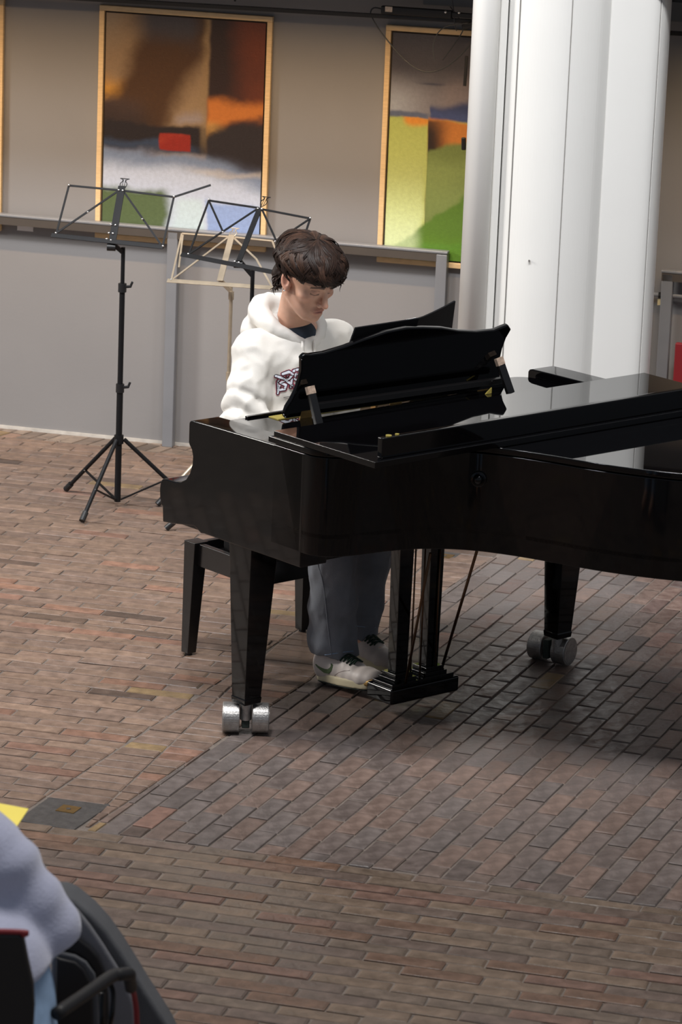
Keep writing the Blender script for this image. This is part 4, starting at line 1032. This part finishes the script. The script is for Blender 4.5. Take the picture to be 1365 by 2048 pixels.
# loose curls at the nape and over the far temple
for i in range(90):
    side_ = r_.random() < .6
    if side_: st = np.array([r_.uniform(.045, .080), r_.uniform(-.060, -.025), r_.uniform(-.052, -.008)]); dr = np.array([.10, -.20, -.95])
    else: st = np.array([-r_.uniform(.080, .098), r_.uniform(-.01, .06), r_.uniform(.005, .04)]); dr = np.array([-.45, .25, -.9])
    dr = dr + r_.normal(size=3) * .25; dr /= np.linalg.norm(dr); cu = np.cross(dr, r_.normal(size=3)); cu /= np.linalg.norm(cu); cv = np.cross(dr, cu)
    ln_ = r_.uniform(.016, .034); c = base_c * r_.uniform(.6, 1.4); n0 = len(LV); m_ = 9
    for k in range(m_):
        t = k / (m_ - 1); p_ = st + dr * ln_ * t + (cu * math.sin(t * 5 + i) + cv * math.cos(t * 5 + i)) * .0085 * t
        w = .0042 * (1 - t ** 2) + .0003; LV += [p_ - cu * w, p_ + cv * w, p_ + cu * w]; LC += [c] * 3
    for k in range(m_ - 1):
        b = n0 + k * 3; LF += [[b, b + 1, b + 4, b + 3], [b + 1, b + 2, b + 5, b + 4], [b + 2, b, b + 3, b + 5]]
hair = link('hair', fromhead(qv), qq, M_HAIR, pianist, smooth=True, col=hc1, label='tousled dark brown hair with a full fringe')
link('hair_locks', fromhead(np.array(LV)), LF, M_HAIR, hair, smooth=True, col=LC, kind='stuff')

# hoodie
def hoodie_sdf(p):
    n = noise3(p, 16, 21, 3) * .0025
    q = p * np.array((1, 1, .55), np.float32)
    wr_ = np.abs(noise3(q, 26, 33, 3)); wr2 = np.abs(noise3(q, 75, 35, 2))
    d = cap(p, (.605, -.615, .52), (.60, -.60, .78), .160, .150); d = smin(d, cap(p, (.60, -.595, .78), (.598, -.555, 1.00), .150, .140), .06)
    d = smin(d, cap(p, (.475, -.55, 1.035), (.735, -.54, 1.040), .068, .068), .06)
    d = smin(d, cap(p, (.60, -.56, 1.02), (.595, -.545, 1.100), .10, .066), .05)
    d = d + wr_ * .010 + wr2 * .005 - .006
    for sh, el, wr, s in ((SHR, R_EL, R_WR, 1), (SHL, L_EL, L_WR, 2)):
        sh = np.array(sh) + (0, 0, -.012); el = np.array(el); wr = np.array(wr)
        ba = el - sh; h = np.clip(((p - sh) @ ba.astype(np.float32)) / (ba @ ba), 0, 1)
        ph_ = h * 21 + noise3(p, 18, 40 + s, 3) * 3.0
        fold = (.5 - np.abs(np.sin(ph_ * .5))) * .017 * np.clip(h * 1.8 - .45, 0, 1) + wr_ * .011 + wr2 * .005 - .006
        a = cap(p, sh, el, .066, .068) + fold
        bb = wr - el; h2 = np.clip(((p - el) @ bb.astype(np.float32)) / (bb @ bb), 0, 1)
        f2 = (.5 - np.abs(np.sin(h2 * 13 + noise3(p, 22, 50 + s, 2) * 2))) * .008
        b = cap(p, el, wr, .064, .046) + f2
        d = smin(d, smin(a, b, .016), .014)
    nk = tohead_uv(p)
    d = smax(d, -nk, .008)
    return d + n
NKA = np.array(NECK_POS); 
def tohead_uv(p):
    # opening around the neck
    return cap(p, NKA + (0, .012, -.02), NKA + (.0, .07, .12), .062, .080)
ov_, oq_ = snets((.22, -.84, .40), (1.06, -.27, 1.24), .0062, hoodie_sdf)
hoodie = link('hoodie', lf(ov_), oq_, M_HOODIE, pianist, smooth=True, label='cream white hooded sweatshirt')
# hood: thick soft roll round the neck, sagging on the back
HOODP = catmull([NKA + np.array(q) for q in ((.004, .082, -.050), (-.050, .062, -.024), (-.088, .010, .006), (-.092, -.050, .030), (-.055, -.100, .046), (.0, -.118, .050), (.055, -.100, .046), (.092, -.050, .030), (.088, .010, .006), (.052, .062, -.024), (.008, .084, -.050))], 3)
def hood_sdf(p):
    n = noise3(p, 24, 61, 3) * .0025; wr_ = np.abs(noise3(p, 30, 63, 3))
    d = None; m = len(HOODP) - 1
    for i in range(m):
        t = min(i, m - i) / (m / 2); r0 = .017 + .016 * min(1, t * 1.3)
        c = cap(p, HOODP[i], HOODP[i + 1], r0, r0); d = c if d is None else smin(d, c, .012)
    d2 = ell(p, tuple(NKA + (0, -.105, -.020)), (.125, .070, .062))
    d = smin(d, d2, .02) + wr_ * .007 - .003
    cut = cap(p, NKA + (0, .012, -.03), NKA + (0, .05, .14), .058, .074)
    return smax(d + n, -cut, .006)
gv, gq_ = snets((.42, -.80, .98), (.82, -.36, 1.28), .0050, hood_sdf)
hood = link('hood', lf(gv), gq_, M_HOODIE, pianist, smooth=True)
tv, tq = snets((.50, -.66, 1.0), (.74, -.38, 1.20), .006, lambda p: smax(cap(p, NKA + (0, .0, -.06), NKA + (0, .026, -.034), .075, .064), -(cap(p, NKA + (0, 0, -.1), NKA + (0, .01, .1), .045, .045)), .004))
link('undershirt', lf(tv), tq, M_TEE, pianist, smooth=True, label='dark blue collar of the undershirt')
HB = bvh_world(hoodie)
def onsurf(bvh, x, y, off=.0):
    d = ray(x, y); d /= np.linalg.norm(d); h = bvh.ray_cast(Vector(C0), Vector(d))
    return None if h[0] is None else np.array(h[0]) - d * off
for k, pts in enumerate((((600, 656), (603, 668), (605, 685), (607, 704), (608, 722)), ((629, 654), (629, 668), (629, 684), (630, 702), (630, 720)))):
    q = [onsurf(HB, x, y, .007) for x, y in pts]; q = [a for a in q if a is not None]
    if len(q) > 1: MB().tube(catmull(q, 5), .0042, 8).go('drawstring', M_HOODIE, hoodie, smooth=True)
PRINT = [[(552, 752, 2.2), (562, 755, 2.6), (572, 759, 2.4), (561, 765, 2.2), (572, 770, 2.6), (570, 778, 2.4), (560, 780, 2.0), (556, 770, 1.8)],
         [(560, 757, 2), (556, 764, 2), (557, 782, 2.2)],
         [(566, 748, 2.4), (578, 744, 2.8), (586, 748, 2.6), (580, 756, 2.4), (574, 760, 2)], [(576, 748, 2.2), (574, 762, 2.2), (583, 768, 2.6), (590, 776, 2)],
         [(588, 742, 2.6), (596, 739, 2.6), (602, 742, 2.4), (594, 748, 2.2)], [(592, 745, 2.2), (590, 757, 2.4), (598, 762, 2.6), (606, 768, 2)],
         [(604, 738, 2.4), (612, 734, 2.6), (618, 742, 2.6)], [(596, 752, 2.2), (604, 754, 2.2)], [(560, 770, 2), (556, 787, 1.6)], [(584, 758, 2.2), (582, 774, 2.4)]]
brush(HB, PRINT, .0010, 2.6, 'print_outline', M_PINK, hoodie)
brush(HB, PRINT, .0016, 1.7, 'print_shadow', M_INK, hoodie)
brush(HB, PRINT, .0022, 0.0, 'print_lettering', M_PWHITE, hoodie)
brush(HB, [[(568, 795, .5), (605, 789, .5)], [(571, 798, .4), (598, 794, .4)]], .0010, 0, 'small_print', M_INK, hoodie)

# jeans
def jeans_sdf(p):
    n = noise3(p, 24, 71, 3) * .002 + np.abs(noise3(p * np.array((1, 1, .6), np.float32), 34, 77, 3)) * .008 - .004; d = None
    for hp, kn, an, s in (((.545, -.61, .475), R_KN, R_AN, 0), ((.705, -.61, .475), L_KN, L_AN, 3)):
        kn = np.array(kn); an = np.array(an); hem = kn + (an - kn) * 1.0
        t = cap(p, hp, kn, .098, .074)
        ba = (hem - kn).astype(np.float32); h = np.clip(((p - kn.astype(np.float32)) @ ba) / (ba @ ba), 0, 1)
        sh = cap(p, kn, hem, .071, .077) + .004 * np.sin(h * 19 + s + noise3(p, 18, 72 + s, 2) * 2.2) * np.clip(h * 2, .2, 1)
        sh = smax(sh, -(p[..., 2] - (hem[2] + .006 + (p[..., 1] - hem[1]) * -.06)), .004)
        sh = smax(sh, -(cap(p, an, kn, .050, .046) + np.clip((p[..., 2] - .2), 0, 1) * .6), .004)
        l = smin(t, sh, .03); d = l if d is None else smin(d, l, .012)
    d = smin(d, cap(p, (.565, -.63, .50), (.685, -.63, .50), .115, .115), .05)
    return d + n
jv, jq = snets((.40, -.82, .03), (.96, -.13, .66), .0060, jeans_sdf)
jeans = link('jeans', lf(jv), jq, M_JEANS, pianist, smooth=True, label='washed blue grey jeans')
JB = bvh_world(jeans)
q = [onsurf(JB, x, y, .0015) for x, y in ((636, 1128), (645, 1160), (651, 1200), (655, 1240), (660, 1280), (664, 1310))]; q = [a for a in q if a is not None]
if len(q) > 2: MB().tube(catmull(q, 6), .0016, 6).go('side_seam', M_JEANS, jeans, smooth=True)
for nm, pts in (('hem', [(630, 1311), (650, 1310), (670, 1307), (690, 1304), (707, 1302)]), ('hem', [(712, 1252), (730, 1254), (752, 1255), (766, 1254)])):
    q = [onsurf(JB, x, y, .001) for x, y in pts]; q = [a for a in q if a is not None]
    if len(q) > 2: MB().tube(catmull(q, 5), .0013, 6).go(nm, M_LJEANS, jeans, smooth=True)

# shoes
def shoe(heel, toe, lab):
    heel = L(*heel); toe = L(*toe); f = toe - heel; ln_ = np.linalg.norm(f); f /= ln_; r = np.cross(f, Z); r /= np.linalg.norm(r); u = np.cross(r, f); s = ln_ / .29
    Rm = np.stack([r, f, u], 1)
    def up(p):
        d = ell(p, (0, .045, .060), (.040, .050, .062)); d = smin(d, cap(p, (0, .05, .055), (0, .15, .045), .040, .042), .02)
        d = smin(d, ell(p, (0, .215, .036), (.047, .075, .036)), .03); d = smin(d, cap(p, (0, .062, .105), (0, .16, .062), .022, .026), .02)
        d = smax(d, -ell(p, (0, .048, .125), (.030, .036, .035)), .006)
        d = smin(d, cap(p, (-.012, .185, .062), (.012, .185, .062), .010, .010), .012) + .0008 * np.sin(p[..., 1] * 160)
        return smax(d, -(p[..., 2] - .020), .004)
    def sole(p):
        q = p.copy(); w = .040 + .008 * np.sin(np.clip((p[..., 1]) / .29, 0, 1) * 6.0 - 1.9)
        dd = np.sqrt(p[..., 0] ** 2 + np.clip(np.maximum(.042 - p[..., 1], p[..., 1] - .244), 0, 1) ** 2) - w
        z0 = .006 + .012 * np.clip((p[..., 1] - .235) / .05, 0, 1) ** 2
        return smax(smax(dd, p[..., 2] - .034, .004), -(p[..., 2] - z0), .004)
    v, q = snets((-.06, -.01, 0), (.06, .305, .15), .0042, up); up_o = link('shoe', heel + (v * s) @ Rm.T, q, M_SHOE, pianist, smooth=True, label=lab)
    v, q = snets((-.06, -.01, -.004), (.06, .305, .05), .0042, sole); link('sole', heel + (v * s) @ Rm.T, q, M_SOLE, up_o, smooth=True, label='cream rubber sole')
    def sole2(p): return smax(sole(p - np.array((0, 0, -.0062), np.float32)) + .0015, p[..., 2] - .0085, .001)
    v, q = snets((-.06, -.01, -.008), (.06, .305, .02), .0042, sole2); v[:, 2] = np.maximum(v[:, 2], .0); link('outsole', heel + (v * s) @ Rm.T, q, M_OUTSOLE, up_o, smooth=True)
    B = bvh_world(up_o)
    def top(x, y, off=.002):
        o = heel + Rm @ (np.array([x, y, .16]) * s); h = B.ray_cast(Vector(o), Vector(-u)); return None if h[0] is None else np.array(h[0]) + u * off
    mb = MB(); nr = 7
    for i in range(nr):
        y0 = .098 + i * .0135
        for a, b in (((-.021, y0), (.021, y0 + .009)), ((.021, y0), (-.021, y0 + .009))):
            q = [top(a[0] + (b[0] - a[0]) * t, a[1] + (b[1] - a[1]) * t, .0035) for t in (0, .25, .5, .75, 1)]
            if all(x is not None for x in q): mb.tube(q, .0028, 6)
        for sg in (-1, 1):
            q0 = top(.021 * sg, y0, .003); q1 = top(.029 * sg, y0 - .004, .002)
            if q0 is not None and q1 is not None: mb.tube([q0, q1], .0030, 6)
    for sg in (-1, 1):
        q0 = top(0, .096, .004)
        if q0 is not None: mb.tube(catmull([q0, q0 + Rm @ np.array([.02 * sg, -.004, .012]), q0 + Rm @ np.array([.034 * sg, .010, -.002]), q0 + Rm @ np.array([.03 * sg, .022, -.016])], 5), .0024, 6)
    mb.go('laces', M_LACE, up_o, smooth=True, label='dark green laces')
    return up_o, B
s1, B1 = shoe(R_SHOE[0], R_SHOE[1], 'white leather trainer with olive side stripe')
s2, B2 = shoe(L_SHOE[0], L_SHOE[1], 'white leather trainer, the one set further back')
brush(B1, [[(632, 1329, 1.2), (637, 1334, 2.2), (643, 1338, 3.2), (650, 1342, 4.4), (657, 1343, 4.8), (662, 1339, 4.2), (665, 1333, 3.2), (663, 1328, 1.4)]], .001, 0, 'side_stripe', M_GREEN, s1)
brush(B1, [[(668, 1357, .5), (671, 1350, .5), (678, 1345, .5), (688, 1342, .5), (700, 1341, .5)]], .0008, 0, 'stitch_line', mat('grey_stitch', (120, 100, 95), .8), s1)
brush(B2, [[(708, 1306, 5), (712, 1301, 6.5), (716, 1300, 5.5), (718, 1306, 4.5)]], .001, 0, 'side_stripe', M_GREEN, s2)

# ------------------------------------------------------------------ the listener and chair in the foreground
FGX, FGY = -.785, 6.62
lis = empty('person', (FGX, FGY, 0), 0, label='seated listener in a lavender grey sweater seen from behind, bottom left', cat='person')
YF = math.radians(80)     # looks toward the piano
def F3(x, y, z): return np.array([FGX + x, FGY + y, z])
def fg(p): return p   # world frame
SR = F3(.125, .02, .972); ELR = F3(.225, .045, .79); WRR = F3(.10, .27, .72)
SLf = F3(-.215, .05, .985); ELL = F3(-.29, .08, .74); WRL = F3(-.06, .30, .72)
def lbody(p):
    d = cap(p, F3(.07, -.02, .50), F3(-.02, .02, .90), .13, .12); d = smin(d, cap(p, SR + (-.02, 0, -.04), SLf + (.02, 0, -.04), .045, .045), .04)
    d = smin(d, cap(p, F3(-.035, .04, 1.0), F3(-.035, .07, 1.12), .06, .05), .03); d = smin(d, ell(p, F3(-.035, .09, 1.22), (.075, .095, .11)), .02)
    for s_, e_, w_ in ((SR, ELR, WRR), (SLf, ELL, WRL)): d = smin(d, cap(p, s_ + (0, 0, -.04), e_, .045, .04), .02); d = smin(d, cap(p, e_, w_, .04, .028), .012); d = smin(d, cap(p, w_, w_ + (0, .09, -.01), .03, .018), .01)
    for sg in (-1, 1):
        hp = F3(.07 + sg * .09, .0, .48); kn = F3(-.03 + sg * .11, .44, .50); an = F3(-.03 + sg * .10, .46, .08)
        d = smin(d, cap(p, hp, kn, .085, .058), .04); d = smin(d, cap(p, kn, an, .055, .038), .02); d = smin(d, cap(p, an, an + (0, .15, -.04), .035, .03), .02)
    return d
v, q = snets(F3(-.42, -.22, .0), F3(.40, .72, 1.36), .013, lbody); link('body', v, q, M_SKIN, lis, smooth=True, col=np.tile(np.array(lin((224, 176, 150))), (len(v), 1)))
def lsweat(p):
    n = noise3(p, 14, 91, 3) * .006
    d = cap(p, F3(.085, -.02, .60), F3(-.01, .01, .92), .160, .150); d = smin(d, cap(p, F3(.075, .015, .978), F3(-.16, .04, .978), .083, .083), .07)
    for s_, e_, w_ in ((SR, ELR, WRR), (SLf, ELL, WRL)):
        ba = (e_ - s_).astype(np.float32); h = np.clip(((p - s_.astype(np.float32)) @ ba) / (ba @ ba), 0, 1)
        d = smin(d, cap(p, s_ + (-.0, 0, -.02), e_, .078, .074) + .005 * np.sin(h * 15 + noise3(p, 14, 93, 2) * 2), .03); d = smin(d, cap(p, e_, w_, .072, .045) + .004 * np.sin(p[..., 1] * 60), .02)
    rib = cap(p, F3(.09, -.03, .695), F3(.088, -.028, .72), .164, .166); d = smin(d, rib, .018)
    d = smax(d, -(p[..., 2] - (.690 + .45 * (p[..., 0] - (FGX + .13)))), .01); return d + n
v, q = snets(F3(-.45, -.26, .5), F3(.42, .40, 1.14), .0085, lsweat); link('sweater', v, q, M_SWEATER, lis, smooth=True, label='soft lavender grey sweater')
def ljean(p):
    d = None
    for sg in (-1, 1):
        hp = F3(.08 + sg * .09, -.02, .48); kn = F3(-.03 + sg * .115, .44, .50); an = F3(-.03 + sg * .10, .46, .10)
        l = smin(cap(p, hp, kn, .105, .075), cap(p, kn, an, .072, .07), .03); d = l if d is None else smin(d, l, .02)
    d = smin(d, cap(p, F3(.03, -.06, .50), F3(.20, -.06, .50), .115, .115), .05); d = smin(d, cap(p, F3(.11, -.05, .5), F3(.105, -.02, .74), .165, .145), .03)
    return smax(d, p[..., 2] - .765, .01) + noise3(p, 26, 95, 3) * .005
v, q = snets(F3(-.30, -.28, .06), F3(.36, .60, .80), .011, ljean); link('jeans', v, q, M_LJEANS, lis, smooth=True, label='light blue jeans')
def lhair(p): return ell(p, F3(-.035, .075, 1.24), (.095, .11, .12)) + noise3(p, 50, 97, 3) * .006
v, q = snets(F3(-.16, -.06, 1.1), F3(.10, .21, 1.38), .008, lhair); v = v[:, :]; link('hair', v, q, M_HAIR, lis, smooth=True, col=np.tile(np.array(lin((60, 40, 28))), (len(v), 1)))
yp = onz(30, 1614, .80); yb_ = [onz(x, y, .80) for x, y in ((-60, 1607), (-2, 1608), (57, 1619), (30, 1660), (-60, 1650))]
MB().prism(yb_, np.array((0, 0, .002))).go('song_sheet', M_YELLOW, None, label='yellow paper sheet held in front of the listener', cat='paper')

ch = empty('chair', tuple(F3(-.03, -.05, 0)), 0, label='black armchair with dark red edges holding the listener in lavender', cat='chair')
cz = .76
cb = [onplane(x, y, F3(0, -.245, 0), (0, 1, .12)) for x, y in ((-150, 1868), (38, 1870), (46, 1878), (55, 1925), (66, 1975), (68, 2020), (64, 2090), (50, 2300), (-160, 2300))]
MB().prism(cb, np.array((0, .028, 0.003))).go('backrest', M_CHAIR, ch, bevel=.006, seg=3)
tb_ = [c + np.array((0, .006, .004)) for c in cb[:4]]
MB().tube(catmull(tb_[:3] , 6), .0055, 8).go('edge_piping', M_RED, ch, smooth=True)
MB().obox(F3(-.05, .0, .44), ((1, 0, 0), (0, 1, 0), Z), (.24, .23, .025)).go('seat', M_CHAIR, ch, bevel=.015, seg=3)
a0 = onz(113, 2028, .66); a1 = onz(228, 1950, .66)
ad = (a1 - a0) / np.linalg.norm(a1 - a0)
pth = [a0, a0 + (a1 - a0) * .5, a1 - ad * .01, a1 + ad * .012 + np.array((.008, -.002, -.002)), onz(258, 1948, .65), onz(259, 1958, .63), onz(262, 1975, .60)]
MB().tube(catmull(pth, 6), .0135, 14).go('armrest', M_CHAIR, ch, smooth=True)
pr2 = [onz(262, 1966, .615), onz(270, 2000, .56), onz(274, 2048, .50), onz(276, 2200, .30), onz(276, 2330, .10)]
MB().tube(catmull(pr2, 5), .006, 10).go('arm_frame', M_RED, ch, smooth=True)
lp2 = [onz(205, 1985, .60), onz(216, 1962, .62), onz(226, 1985, .60), onz(224, 2030, .56), onz(214, 2070, .5), onz(204, 2045, .54), onz(205, 1985, .60)]
MB().tube(catmull(lp2, 6), .0055, 10).go('chain_link', mat('gloss_black_metal', (.01, .01, .01), .12, .6), ch, smooth=True, label='glossy black metal loop')
for sx in (-.25, .17):
    for sy in (-.2, .2): MB().tube([F3(sx, sy, .0), F3(sx, sy, .43)], .011, 10).go('leg', M_CHAIR, ch)

# grey rounded soft case standing beside the chair
gc_ = empty('soft_case', tuple(F3(.42, .55, 0)), 0, label='large dark grey rounded soft case standing right of the chair', cat='case')
def arcshape(name, pxs, dist_y, th, m, tz=.12):
    pl = [onplane(x, y, (0, dist_y, 0), (0, 1, tz)) for x, y in pxs]
    return MB().prism(pl, np.array((0, th, 0))).go(name, m, gc_, bevel=.012, seg=4)
arcshape('shell', [(98, 1792), (130, 1794), (150, 1803), (185, 1832), (215, 1865), (243, 1905), (268, 1945), (292, 1985), (315, 2020), (340, 2060), (372, 2130), (380, 2300), (112, 2300)], FGY + .57, .10, M_GREYFAB)
arcshape('front_panel', [(98, 1800), (130, 1804), (156, 1822), (182, 1855), (206, 1890), (228, 1925), (250, 1960), (268, 2010), (275, 2080), (275, 2300), (112, 2300)], FGY + .550, .019, M_GREYFAB2)
arcshape('pocket_rim', [(112, 1840), (130, 1852), (160, 1880), (180, 1895), (198, 1915), (210, 1945), (216, 1990), (218, 2060), (218, 2300), (112, 2300)], FGY + .535, .014, M_CHAIR)
arcshape('pocket', [(112, 1900), (120, 1905), (150, 1912), (172, 1925), (190, 1950), (196, 1990), (198, 2060), (198, 2300), (112, 2300)], FGY + .52, .014, M_GREYFAB)
arcshape('pocket_inner', [(112, 1914), (120, 1918), (150, 1925), (168, 1940), (180, 1965), (185, 2000), (187, 2060), (187, 2300), (112, 2300)], FGY + .508, .011, M_CHAIR)
